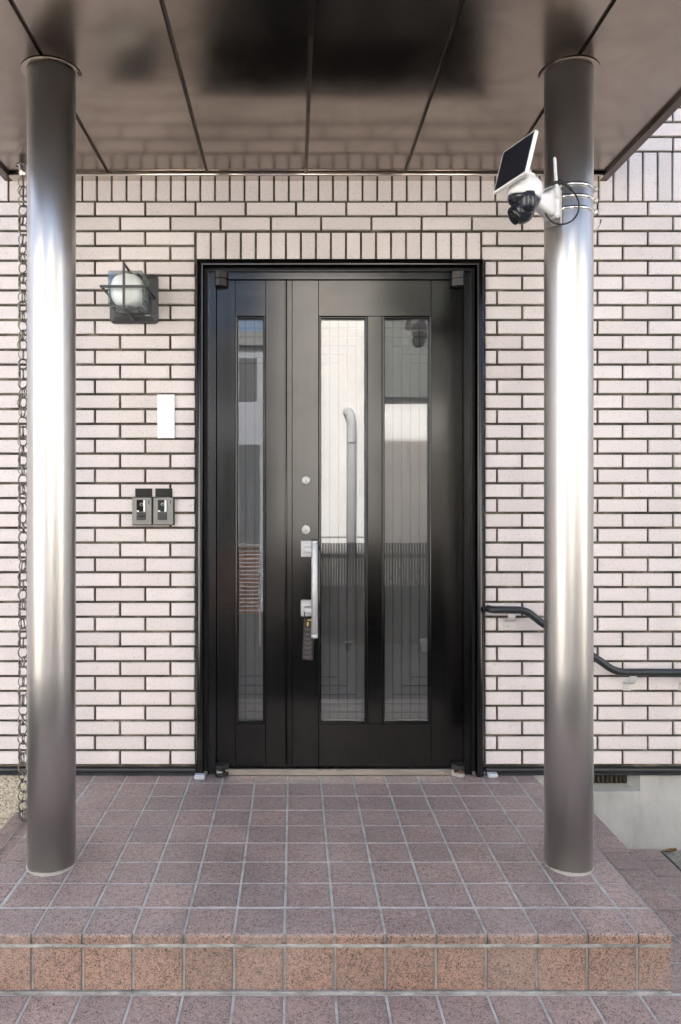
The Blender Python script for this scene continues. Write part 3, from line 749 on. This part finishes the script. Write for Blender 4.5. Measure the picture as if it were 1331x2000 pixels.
# ------------------------------------------------------------------ plate, intercoms, name plates
q = MB().box(fx(308), fx(342), -0.010, -0.0005, fz(856), fz(771), 0.0015).build("wall_plate", WHITEP)
tag(q, "blank white rectangular plate on the brick wall below the lamp", "plate")
for (a, c, lab, lab2, mt) in ((258.5, 299, "left one of the two grey door intercoms with a lens window", "left one of the two black blank nameplates above the intercoms", SCREEN),
                              (299.8, 341, "right one of the two grey door intercoms, nearer to the door", "right one of the two black blank nameplates, nearer to the door", BLACK)):
    YI = -0.024
    x0, x1, z0, z1 = fx(a, YI), fx(c, YI), fz(1026, YI), fz(971, YI)
    ic = root("door_intercom", ((x0 + x1) / 2, 0, z0), lab, "intercom", "door intercoms on the brick wall")
    q = MB(); q.box(x0, x1 - 0.001, -0.024, -0.0005, z0, z1, 0.003); q.build("housing", DARKP, ic)
    q = MB(); q.box(x0 + 0.001, x1 - 0.0065, -0.027, -0.0235, z0 + 0.004, z1 - 0.002, 0.0008); fp = q.build("face_plate", GREYP, ic)
    wxa, wxb = x0 + 0.022, x0 + 0.066
    MB().box(wxa, wxb, -0.0285, -0.0268, z1 - 0.068, z1 - 0.013, 0.0005).build("lens_window", SCREEN, ic)
    lx_ = wxa + 0.023; lz_ = z1 - 0.034
    MB().lathe([(0.009, 0), (0.0085, 0.0012), (0.0055, 0.0014)], (lx_, -0.0284, lz_), (0, -1, 0), 16).build("lens_ring", GREYP, ic)
    MB().lathe([(0.005, 0), (0.0045, 0.001), (0.0015, 0.0017)], (lx_, -0.0292, lz_), (0, -1, 0), 14).build("lens", SCREEN, ic)
    MB().box(wxb - 0.0125, wxb - 0.003, -0.0296, -0.0284, z1 - 0.068, z1 - 0.014).build("light_strip", WHITEP, ic)
    MB().box(wxa + 0.001, wxa + 0.011, -0.0296, -0.0284, z1 - 0.068, z1 - 0.062).build("light_strip", WHITEP, ic)
    MB().box(wxa - 0.0005, wxb - 0.0005, -0.0300, -0.0268, z1 - 0.091, z1 - 0.070, 0.001).build("speaker_grille", DARKP, ic)
    MB().box(wxa - 0.0005, wxb - 0.0005, -0.0315, -0.0268, z1 - 0.107, z1 - 0.0915, 0.002).build("call_button", DARKP, ic)
    MB().box(x1 - 0.0195, x1 - 0.0160, -0.0278, -0.0268, z1 - 0.033, z1 - 0.014).build("speaker_slot", RUBBER, ic)
    o_ = 6.5 if a < 290 else 4.5
    q = MB().box(fx(a + o_), fx(a + o_ + 33), -0.006, -0.0006, fz(970), fz(954), 0.0008).build("nameplate", RUBBER)
    tag(q, lab2, "nameplate", "blank nameplates above the intercoms")

# ------------------------------------------------------------------ handrail
YR = -0.068
hr = root("handrail", (1.4, YR, 0.3), "dark vinyl covered handrail stepping down along the right brick wall", "handrail")
za, zb_ = fz(1191, YR), fz(1313, YR)
pts = []
xs_ = fx(958, YR)
for t_ in range(0, 91, 18): pts.append((xs_ + 0.020 - 0.030 * math.cos(R(t_)) + 0.010, -0.030 + (YR + 0.030) * math.sin(R(t_)), za - 0.002 * 0))
pts += [(fx(985, YR), YR, za), (fx(1012, YR), YR, za - 0.001)]
def bez(p0, p1, p2, p3, n):
    return [tuple(p0[k]*(1-u)**3 + 3*p1[k]*u*(1-u)**2 + 3*p2[k]*u*u*(1-u) + p3[k]*u**3 for k in range(3)) for u in [i / n for i in range(1, n + 1)]]
xA, xB = fx(1012, YR), fx(1222, YR)
mid = ((fx(1062, YR) + fx(1165, YR)) / 2, YR, (fz(1219, YR) + fz(1286, YR)) / 2)
tx, tz = fx(1165, YR) - fx(1062, YR), fz(1286, YR) - fz(1219, YR)
p1_ = (fx(1062, YR), YR, fz(1219, YR)); p2_ = (fx(1165, YR), YR, fz(1286, YR))
pts += bez((xA, YR, za - 0.001), (xA + 0.055, YR, za - 0.001), (p1_[0] - tx * 0.22, YR, p1_[2] - tz * 0.22), p1_, 8)
pts += [mid, p2_]
pts += bez(p2_, (p2_[0] + tx * 0.22, YR, p2_[2] + tz * 0.22), (xB - 0.06, YR, zb_), (xB, YR, zb_), 8) + [(fx(1331, YR), YR, zb_), (3.6, YR, zb_)]
MB().tube(pts, 0.0172, 16).build("rail", BLUEBLACK, hr)
for px_, py_ in ((991, 1215), (1224, 1337), (1333, 1337)):
    X_, Z_ = fx(px_), fz(py_ + 3)
    zr = (za if py_ < 1300 else zb_) - 0.0165
    MB().box(X_ - 0.019, X_ + 0.019, -0.004, -0.0004, Z_ - 0.020, Z_ + 0.020, 0.001).build("bracket_plate", PAINTALU, hr)
    q = MB()
    cv = [(-0.004, Z_ + 0.020)] + [(-0.004 - (0.060) * math.sin(R(t_)) , zr - (zr - Z_ - 0.012) * math.cos(R(t_)) ) for t_ in (10, 30, 50, 70, 90)]
    cv2 = [(p[0] + 0.003, p[1] + 0.004) for p in reversed(cv)]
    q.prism(cv + cv2, X_ - 0.012, X_ + 0.022, 'x'); q.build("bracket_arm", PAINTALU, hr)
    for dx, dz in ((-0.0125, 0.0145), (0.0125, 0.0145), (0.0, -0.012)):
        MB().lathe([(0.0038, 0), (0.003, 0.0018), (0.001, 0.0022)], (X_ + dx, -0.004, Z_ + dz), (0, -1, 0), 10).build("screw", SILVER, hr)

# ------------------------------------------------------------------ canopy
CXC, CPW, ZS, YFR = 0.057, 0.459, 2.8165, -1.47
cn = root("canopy", (CXC, -0.7, ZS), "brushed steel porch canopy with a panelled soffit above the door", "canopy")
CXL, CXR = -1.362, 1.478
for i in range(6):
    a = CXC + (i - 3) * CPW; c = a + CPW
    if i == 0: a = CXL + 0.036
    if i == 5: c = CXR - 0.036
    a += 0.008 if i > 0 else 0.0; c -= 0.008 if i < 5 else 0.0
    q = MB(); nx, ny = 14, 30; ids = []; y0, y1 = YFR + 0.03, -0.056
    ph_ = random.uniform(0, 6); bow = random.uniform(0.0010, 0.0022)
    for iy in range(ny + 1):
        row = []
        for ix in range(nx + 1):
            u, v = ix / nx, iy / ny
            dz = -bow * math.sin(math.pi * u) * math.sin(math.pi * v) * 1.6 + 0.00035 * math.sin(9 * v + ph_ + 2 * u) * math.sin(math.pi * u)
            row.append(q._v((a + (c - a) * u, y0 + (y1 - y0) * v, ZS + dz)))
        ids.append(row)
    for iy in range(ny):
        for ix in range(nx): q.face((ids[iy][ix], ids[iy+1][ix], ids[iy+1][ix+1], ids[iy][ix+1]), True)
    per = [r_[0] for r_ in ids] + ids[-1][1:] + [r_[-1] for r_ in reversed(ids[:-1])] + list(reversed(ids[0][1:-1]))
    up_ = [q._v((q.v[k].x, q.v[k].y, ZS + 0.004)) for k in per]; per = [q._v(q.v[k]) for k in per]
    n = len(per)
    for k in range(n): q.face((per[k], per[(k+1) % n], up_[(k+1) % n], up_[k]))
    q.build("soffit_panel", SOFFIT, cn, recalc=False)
scr = MB().lathe([(0.0042, 0), (0.0036, 0.0018), (0.0012, 0.0024)], (0, 0, 0), (0, 0, -1), 8).mesh("screw", RUST)
for i in range(1, 6):
    xc = CXC + (i - 3) * CPW
    q = MB(); q.prism([(xc - 0.0078, ZS + 0.012), (xc + 0.0078, ZS + 0.012), (xc + 0.0078, ZS + 0.0012), (xc + 0.0066, ZS + 0.0012), (xc + 0.0066, ZS + 0.009), (xc - 0.0066, ZS + 0.009), (xc - 0.0066, ZS + 0.0012), (xc - 0.0078, ZS + 0.0012)], YFR + 0.03, -0.0545, 'y')
    so = q.build("seam_channel", SEAM, cn)
    for k in range(6):
        y = -0.10 - k * 0.245 + random.uniform(-.01, .01)
        if i in (1, 5) and abs(y + 0.885) < 0.12: continue
        add("screw", scr, None, so, (xc + random.uniform(-.002, .002), y, ZS + 0.0088))
MB().box(CXL + 0.004, CXR - 0.004, YFR + 0.004, -0.0005, ZS + 0.0122, 2.975).build("roof_deck", SEAM, cn)
# edge lips: back along the wall, both flanks, front
q = MB(); q.box(CXL + 0.0365, CXR - 0.0365, -0.0545, -0.0006, 2.8005, 2.8300); q.build("back_edge", TRIM_STEEL, cn)
q = MB(); q.tube([(CXL + 0.0367, -0.0560, 2.8075), (CXR - 0.0367, -0.0560, 2.8075)], 0.0072, 16); q.build("edge_bead", TRIM_STEEL, cn)
q = MB(); q.prism([(CXR - 0.036, 2.800), (CXR, 2.800), (CXR, 2.99), (CXR - 0.0035, 2.99), (CXR - 0.036, 2.8320)], YFR, -0.0005, 'y'); q.build("side_edge", SEAM, cn)
q = MB(); q.prism([(CXL + 0.036, 2.800), (CXL, 2.800), (CXL, 2.99), (CXL + 0.0035, 2.99), (CXL + 0.036, 2.8320)], YFR, -0.0005, 'y'); q.build("side_edge", SEAM, cn)
q = MB(); q.box(CXL + 0.0365, CXR - 0.0365, YFR, YFR + 0.029, 2.80, 2.99); q.build("front_edge", SEAM, cn)

# ------------------------------------------------------------------ pillars
RP, YPIL = 0.083, -0.885
def pillar(xc, lab):
    p = root("steel_pillar", (xc, YPIL, 0), lab, "pillar", "steel pillars carrying the canopy")
    q = MB(); q.lathe([(RP, 0.0), (RP, 0.7), (RP, 1.4), (RP, 2.1), (RP, 2.812)], (xc, YPIL, 0.001), n=72); q.build("shaft", PILLAR, p)
    q = MB(); q.lathe([(RP + 0.0004, 2.8135), (RP + 0.0205, 2.8135), (RP + 0.0212, 2.8127), (RP + 0.0205, 2.8121), (RP + 0.0004, 2.8121)], (xc, YPIL, 0), n=64, caps=False); q.build("top_flange", SOFFIT, p)
    q = MB(); n = 48; ra = []; rb = []; rc = []
    for i in range(n):
        a = 2 * math.pi * i / n; e = RP + 0.0055 + 0.0025 * math.sin(3 * a + xc) + random.uniform(-.0015, .0015)
        ra.append(q._v((xc + (RP - .001) * math.cos(a), YPIL + (RP - .001) * math.sin(a), 0.009 + random.uniform(-.001, .001))))
        rb.append(q._v((xc + (e - .003) * math.cos(a), YPIL + (e - .003) * math.sin(a), 0.005))); rc.append(q._v((xc + e * math.cos(a), YPIL + e * math.sin(a), 0.0003)))
    q.skin(rc, rb); q.skin(rb, ra); q.build("base_sealant", SEALANT, p)
    return p
pillar(-0.861, "brushed steel pillar on the left, in front of the rain chain")
pillar(0.978, "brushed steel pillar on the right, carrying the security camera")

# ------------------------------------------------------------------ rain chain
RX, RY = fx(45.5, -0.13), -0.13
rc_ = root("rain_chain", (RX, RY, 2.83), "thin steel ring rain chain hanging behind the left pillar", "chain")
MB().lathe([(0.030, 2.8150), (0.030, 2.8130), (0.0185, 2.8120), (0.0185, 2.770), (0.0165, 2.766), (0.010, 2.765)], (RX, RY, 0), n=24).build("outlet_collar", TRIM_STEEL, rc_)
tor = MB(); n1, n2, RR, rr2 = 20, 5, 0.0240, 0.0023; rings = []
for i in range(n1):
    a = 2 * math.pi * i / n1; c0 = Vector((RR * 0.92 * math.cos(a), 0, RR * 1.05 * math.sin(a))); u = Vector((math.cos(a), 0, math.sin(a)))
    rings.append(tor.ring(c0, u, Vector((0, 1, 0)), rr2, rr2 * 1.6, n2))
for i in range(n1): tor.skin(rings[i], rings[(i + 1) % n1])
tm = tor.mesh("chain_ring", CHAIN)
z = 2.742; k = 0
while z > -0.165:
    base = random.uniform(-14, 14) - 16
    for dd in ((0, 62) if k % 2 else (8, -58)):
        add("chain_ring", tm, None, rc_, (RX + random.uniform(-.002, .002), RY + random.uniform(-.002, .002), z + random.uniform(-.002, .002)), (R(random.uniform(-9, 9)), R(random.uniform(-20, 20)), R(base + dd + random.uniform(-8, 8))))
    z -= 0.0437; k += 1

# ------------------------------------------------------------------ security camera with solar panel on the right pillar
nv = Vector((-0.80, -0.60, 0)); tv = Vector((0.60, -0.80, 0)); zv = Vector((0, 0, 1)); PC = Vector((0.978, YPIL, 0))
scam = root("security_camera", (0.80, -1.0, 2.25), "white and black dome security camera with a small solar panel clamped to the right pillar", "camera")
zc = 2.325
def loc_m(o, zz=0.0):   # x: sideways (t), y: outwards from the pillar (n), z: up
    m4 = Matrix(((tv.x, nv.x, 0, o.x), (tv.y, nv.y, 0, o.y), (tv.z, nv.z, 1, o.z), (0, 0, 0, 1))); return m4
O = PC + nv * RP + zv * zc; MC = loc_m(O)
for zb in (fz(357, -0.97), fz(380, -0.97), fz(403, -0.97)):
    MB().lathe([(RP + 0.0002, -0.0058), (RP + 0.0022, -0.0056), (RP + 0.0022, 0.0056), (RP + 0.0002, 0.0058)], (PC.x, PC.y, zb), n=64, caps=False).build("clamp_band", BAND, scam)
    a = R(-18); e = PC + Vector((math.cos(a), math.sin(a), 0)) * (RP + 0.006); e.z = zb
    q = MB(); q.box(e.x - 0.006, e.x + 0.006, e.y - 0.010, e.y + 0.010, zb - 0.008, zb + 0.008, 0.002); q.build("clamp_screw", BAND, scam)
e = PC + Vector((RP + 0.004, -0.02, 0))
MB().tube([(e.x - 0.002, e.y, 2.245), (e.x + 0.010, e.y, 2.252), (e.x + 0.018, e.y, 2.268), (e.x + 0.020, e.y, 2.285)], 0.003, 6, rv=0.006).build("band_tail", BAND, scam)
q = MB(); q.M = MC; q.box(-0.030, 0.030, 0.0035, 0.0065, -0.075, 0.060, 0.001); q.build("back_plate", BAND, scam)
q = MB(); q.M = MC; q.box(-0.029, 0.029, 0.007, 0.032, -0.054, 0.060, 0.006); q.build("mount_box", WHITEP, scam)
# arm: tapering swept body to the dome
DC = PC + nv * (RP + 0.165); DC.z = fz(373, -1.03)
q = MB(); rings = []
for (y, hx0, z0, z1) in ((0.030, 0.027, -0.050, 0.052), (0.060, 0.024, -0.044, 0.026), (0.100, 0.022, -0.036, 0.014), (0.150, 0.022, -0.016, 0.012)):
    pts_ = rrect(-hx0, hx0, z0, z1, 0.014, 3); q.M = MC; rings.append([q._v((p[0], y, p[1])) for p in pts_])
for a_, c_ in zip(rings, rings[1:]): q.skin(a_, c_)
q.face(list(reversed(rings[0]))); q.face(rings[-1]); q.build("arm", WHITEP, scam)
RD = 0.0565
prof = [(RD * 0.93, -0.026), (RD, -0.024), (RD, -0.004)] + [(RD * math.cos(R(t_)) ** 0.8 if t_ < 90 else 0.0005, 0.052 * math.sin(R(t_)) - 0.004) for t_ in range(10, 91, 10)]
dome = MB(); tilt = Matrix.Translation(DC) @ Euler((R(4), R(10), 0)).to_matrix().to_4x4(); dome.M = tilt
dome.lathe(prof, n=40); dome.build("dome", WHITEP, scam)
q = MB(); q.M = tilt; q.lathe([(0.018, 0.0), (0.0185, 0.046), (0.0225, 0.047), (0.0225, 0.053), (0.019, 0.054)], n=24); q.build("panel_socket", WHITEP, scam)
# black eye: skirt, yoke and lens head
q = MB(); q.M = tilt; q.lathe([(RD * 0.955, -0.0262), (RD * 0.95, -0.034), (RD * 0.84, -0.046), (RD * 0.55, -0.056), (0.001, -0.058)], n=40); q.build("skirt", NAVYP, scam)
view = (CAM - DC); view.z = 0; view.normalize(); sidev = Vector((-view.y, view.x, 0))   # sidev points to picture right
def sph(m, c, rx, ry, rz, basis, n1=16, n2=24, e=1.0):
    rows = []
    for i in range(1, n1):
        ph = -math.pi/2 + math.pi * i / n1
        rows.append([m._v(Vector(c) + basis[0] * (rx * math.cos(ph) * math.cos(2*math.pi*j/n2)) + basis[1] * (ry * math.cos(ph) * math.sin(2*math.pi*j/n2)) + basis[2] * (rz * math.sin(ph))) for j in range(n2)])
    for a_, c_ in zip(rows, rows[1:]): m.skin(a_, c_)
    m.face(list(reversed(rows[0])), True); m.face(rows[-1], True)
facing = Euler((0, 0, R(-72))).to_matrix() @ view     # head turns to picture left
fside = Vector((-facing.y, facing.x, 0))
facing_d = (facing - zv * 0.55).normalized(); fup = fside.cross(facing_d) * -1
if fup.z < 0: fup = -fup
ydir = Euler((0, 0, R(12))).to_matrix() @ view; yside = Vector((-ydir.y, ydir.x, 0))
q = MB()
top = DC + ydir * 0.026 - zv * 0.022
q.tube([top, top - zv * 0.020, top - zv * 0.046, top - zv * 0.058, top - zv * 0.064], [0.031, 0.0315, 0.029, 0.021, 0.008], 22); q.build("yoke", NAVYP, scam)
HC = DC + ydir * 0.000 - zv * 0.070 - yside * 0.012
q = MB(); sph(q, HC, 0.041, 0.042, 0.041, (fside, facing_d, fup)); hd = q.build("lens_head", NAVYP, scam)
q = MB(); q.tube([HC + facing_d * 0.024, HC + facing_d * 0.0370, HC + facing_d * 0.0390], [0.033, 0.0295, 0.025], 22); q.build("lens_face", SCREEN, hd)
q = MB(); q.tube([HC + facing_d * 0.0388 + fup * 0.006, HC + facing_d * 0.0420 + fup * 0.006], [0.0095, 0.008], 16); q.build("lens", SCREEN, hd)
# a small square white sticker-like highlight window on the yoke
sm_ = top - zv * 0.004 + ydir * 0.0298
q = MB(); q.quad(sm_ - yside * 0.0105 + zv * 0.004, sm_ + yside * 0.0105 + zv * 0.006, sm_ + yside * 0.0105 - zv * 0.016, sm_ - yside * 0.0105 - zv * 0.018)
# antennas
for o_, lean, L in ((Vector((0.0, 0.030, 0.0)), -0.06, 0.125), (Vector((-0.020, 0.135, 0.03)), 0.03, 0.072)):
    p0 = MC @ Vector((0.029 if L > 0.1 else o_.x, o_.y, 0.020 if L > 0.1 else 0.030)); p1 = p0 + zv * L + nv * (0.014 if L > 0.1 else -0.004)
    if L > 0.1: p0 = p0 - zv * 0.012
    t_ = (p1 - p0)
    MB().tube([p0, p0 + t_ * 0.22, p0 + t_ * 0.26, p0 + t_ * 0.97, p1], [0.0075, 0.0072, 0.0066, 0.0056, 0.0030], 12).build("antenna", WHITEP, scam)
# solar panel
def at(px, py, d): return Vector(((px - 574) * d / 1485, d - 3.59, 1.298 - (py - 975) * d / 1485))
KS = 0.975
PCN = Vector((0.749 * KS, 2.585 * KS - 3.59, 1.298 + 1.147 * KS))
U = Vector((0.431, -0.900, 0.066)); V = Vector((-0.264, -0.196, -0.944)); U.normalize(); V = (V - U * V.dot(U)).normalized(); Nn = V.cross(U) if (V.cross(U)).dot(CAM - PCN) > 0 else U.cross(V)
SU, SV = 0.081 * KS, 0.084 * KS
MS = Matrix(((U.x, V.x, Nn.x, PCN.x), (U.y, V.y, Nn.y, PCN.y), (U.z, V.z, Nn.z, PCN.z), (0, 0, 0, 1)))
q = MB(); q.M = MS; q.box(-SU, SU, -SV, SV, -0.014, 0.0, 0.0025); sp_ = q.build("solar_panel", WHITEP, scam)
q = MB(); q.M = MS; q.box(-SU + 0.006, SU - 0.006, -SV + 0.006, SV - 0.006, -0.002, 0.0008); q.build("solar_cell", SOLAR, sp_)
bk0 = MS @ Vector((0.03, 0.045, -0.014)); bk1 = (tilt @ Vector((0.0, 0.0, 0.050)))
q = MB(); q.tube([bk0, bk0 - Nn * 0.022, bk1 + zv * 0.012, bk1], [0.014, 0.013, 0.011, 0.012], 12); q.build("panel_bracket", WHITEP, scam)
# cable
c0 = MC @ Vector((-0.01, 0.055, 0.045)); c1 = MC @ Vector((0.040, 0.030, 0.055))
pl = [MC @ Vector(p) for p in ((0.010, 0.060, 0.048), (0.036, 0.036, 0.062), (0.050, 0.016, 0.054), (0.066, 0.004, 0.034), (0.082, -0.006, 0.006), (0.090, -0.010, -0.024), (0.088, -0.004, -0.056), (0.074, 0.012, -0.082), (0.050, 0.030, -0.090), (0.026, 0.046, -0.080), (0.012, 0.058, -0.060), (0.008, 0.066, -0.045))]
def smooth(ps, it=2):
    for _ in range(it):
        o_ = [ps[0]]
        for a_, c_ in zip(ps, ps[1:]): o_ += [a_ * .75 + c_ * .25, a_ * .25 + c_ * .75]
        ps = o_ + [ps[-1]]
    return ps
spl = smooth([Vector(p) for p in pl]); nn_ = len(spl)
rad = [0.0058 if 0.08 < i / nn_ < 0.20 else (0.0050 if 0.20 <= i / nn_ < 0.31 else 0.0030) for i in range(nn_)]
MB().tube(spl, rad, 10).build("cable", BLACK, scam)

# ------------------------------------------------------------------ across the street (seen mirrored in the panes and the steel)
GZ = -0.365
oh = root("opposite_house", (2.4, -6.3, GZ), "sunlit white house across the street, mirrored in the door panes", "house")
MB().box(-0.25, 5.4, -11.0, -6.30, GZ, 4.6).build("wall", STUCCO, oh)
MB().box(1.08, 5.5, -6.30, -6.20, 2.62, 4.599).build("shaded_upper_wall", plain("grey_green_painted_shade", (0.11, 0.12, 0.11), 0.8), oh)  # stands for a set-back wall; its shadow is painted into the dark colour
q = MB(); q.prism([(1.05, 2.38), (5.5, 2.95), (5.5, 3.03), (1.05, 2.47)], -6.75, -6.301, 'y'); q.build("lean_to_roof", plain("white_gutter", (0.70, 0.70, 0.68), 0.5), oh)
MB().box(-0.1, 5.5, -11.1, -6.1, 4.601, 4.75).build("roof", plain("dark_roof", (0.07, 0.07, 0.075), 0.7), oh)
MB().box(-0.015, 1.07, -6.3075, -6.299, 0.79, 0.81).build("flashing", GREYP, oh)
q = MB(); q.tube([(0.745, -6.20, GZ), (0.745, -6.20, 2.30), (0.740, -6.21, 2.38), (0.715, -6.25, 2.43), (0.70, -6.31, 2.435)], 0.062, 16); vp = q.build("vent_pipe", plain("grey_pipe", (0.44, 0.45, 0.46), 0.5), oh)
for z in (0.55, 2.02): MB().lathe([(0.066, 0), (0.066, 0.03)], (0.745, -6.20, z), n=18).build("pipe_clip", SILVER, oh)
MB().box(0.92, 0.975, -6.33, -6.27, 2.02, 2.14).build("outlet_box", PAINTALU, oh)
nb = root("shade_grey_house", (-1.9, -7.6, GZ), "house across the street beside the white one, its shade painted grey", "house")
MB().box(-3.4, -0.40, -12.0, -7.6, GZ, 3.55).build("wall", plain("painted_shade_grey", (0.19, 0.205, 0.235), 0.7), nb)  # blue-grey colour stands in for shade on this wall
MB().box(-3.45, -0.35, -12.1, -7.5, 3.551, 3.75).build("roof", plain("dark_roof_sheet", (0.08, 0.08, 0.085), 0.6), nb)
WIN = plain("window_dark", (0.05, 0.055, 0.06), 0.1)
for x0, x1, z0, z1 in ((-1.35, -0.55, 2.75, 3.38), (-1.35, -0.50, 0.55, 2.10), (-2.9, -1.9, 0.7, 2.1), (-2.9, -1.9, 2.6, 3.3)):
    MB().box(x0, x1, -7.62, -7.585, z0, z1).build("window", WIN, nb)
for x0, x1, yf, lab in ((-14.0, -3.6, -6.6, "wide cream house added at the far left across the street to brighten the pillars"), (5.8, 15.0, -6.5, "wide cream house added at the far right across the street to brighten the pillars")):
    ch = root("added_cream_house", ((x0 + x1) / 2, yf, GZ), lab, "house")  # added houses: bright walls for the pillars to mirror, plus bounce light
    MB().box(x0, x1, yf - 5.0, yf, GZ, 5.0).build("wall", STUCCO, ch)
    MB().box(x0 - 0.1, x1 + 0.1, yf - 5.1, yf + 0.25, 5.001, 5.2).build("roof", plain("house_roof", (0.09, 0.085, 0.085), 0.7), ch)
    k = x0 + 1.2
    while k + 1.4 < x1:
        for z0 in (0.6, 3.1): MB().box(k, k + 1.3, yf - 0.05, yf + 0.02, z0, z0 + 1.2).build("window", WIN, ch)
        k += 2.9
FENCE = plain("fence_dark", (0.045, 0.043, 0.038), 0.6); ORANGE = plain("orange_slat", (0.40, 0.16, 0.055), 0.6)
fe = root("slat_fence", (0.5, -5.1, GZ), "dark vertical slat fence in front of the white house", "fence")
slm = MB().box(-0.011, 0.011, -0.006, 0.006, 0, 1.16).mesh("slat", FENCE)
x = -0.02
while x < 2.9: add("slat", slm, None, fe, (x, -5.1, GZ)); x += 0.032
for z in (0.62, 0.10, -0.15): MB().box(-0.03, 2.92, -5.135, -5.107, z, z + 0.05).build("fence_rail", FENCE, fe)
for x in (0.83, 1.9, 2.9): MB().box(x, x + 0.09, -5.20, -5.09 - 0.02, GZ, 0.86).build("fence_post", FENCE, fe)
MB().box(-0.03, 2.92, -5.142, -5.137, GZ, 0.30).build("fence_board", plain("fence_board", (0.07, 0.066, 0.058), 0.8), fe)
os_ = root("orange_screen", (-0.9, -5.0, GZ), "orange wooden slat screen in a white frame across the street", "screen")
slo = MB().box(-0.55, 0.23, -0.01, 0.01, -0.016, 0.016).mesh("slat", ORANGE)
for k in range(17): add("slat", slo, None, os_, (-0.62, -5.0, 0.735 - k * 0.045))
MB().box(-0.64 - 0.55, -0.62 - 0.55, -5.02, -4.98, GZ, 0.77).build("frame_post", WHITEP, os_); MB().box(-1.19, -0.385, -5.02, -4.98, 0.76, 0.785).build("frame_rail", WHITEP, os_); MB().box(-0.389, -0.37, -5.02, -4.98, GZ, 0.759).build("frame_post", WHITEP, os_)
LEAF = plain("spiky_leaf", (0.045, 0.07, 0.035), 0.5, 0, 0.3, 9)
ag = root("spiky_plant", (1.24, -4.85, GZ), "spiky leaved plant in front of the dark fence", "plant")
for k in range(22):
    a = random.uniform(0, 6.28); L = random.uniform(0.6, 1.0); sp_r = random.uniform(0.05, 0.30)
    q = MB(); pts = [Vector((1.24 + sp_r * math.cos(a) * u ** 1.5, -4.85 + sp_r * math.sin(a) * u ** 1.5, GZ + L * u - 0.12 * sp_r * u * u)) for u in (0, .25, .5, .75, 1)]
    q.tube(pts, [0.012, 0.018, 0.015, 0.009, 0.001], 5); q.build("leaf", LEAF, ag)
for px_, sc_, lab in ((1.44, 1.0, "white flower pot on the ground in front of the dark fence"), (0.60, 0.8, "small grey flower pot near the fence")):
    p = MB(); p.lathe([(0.035 * sc_, 0), (0.055 * sc_, 0.11 * sc_), (0.060 * sc_, 0.112 * sc_), (0.060 * sc_, 0.13 * sc_), (0.052 * sc_, 0.13 * sc_), (0.048 * sc_, 0.10 * sc_)], (px_, -4.7, GZ), n=20)
    tag(p.build("flower_pot", WHITEP if sc_ == 1 else GREYP), lab, "pot")

# a dry leaf blown against the foundation
q = MB(); ids = []
for i in range(7):
    u = i / 6; w_ = 0.014 * math.sin(math.pi * (0.08 + 0.84 * u)); row = []
    for k in (-1, 0, 1): row.append(q._v((1.765 + 0.055 * (u - 0.5) + 0.004 * k, -0.030 + k * w_, -0.3545 + 0.010 * abs(k) + 0.008 * u * u)))
    ids.append(row)
for a_, c_ in zip(ids, ids[1:]):
    for k in range(2): q.face((a_[k], a_[k+1], c_[k+1], c_[k]), True)
lf_ = q.build("dry_leaf", plain("dry_leaf_brown", (0.20, 0.11, 0.045), 0.8, 0, 0.3, 60))
tag(lf_, "small dry brown leaf at the foot of the grey foundation", "leaf")
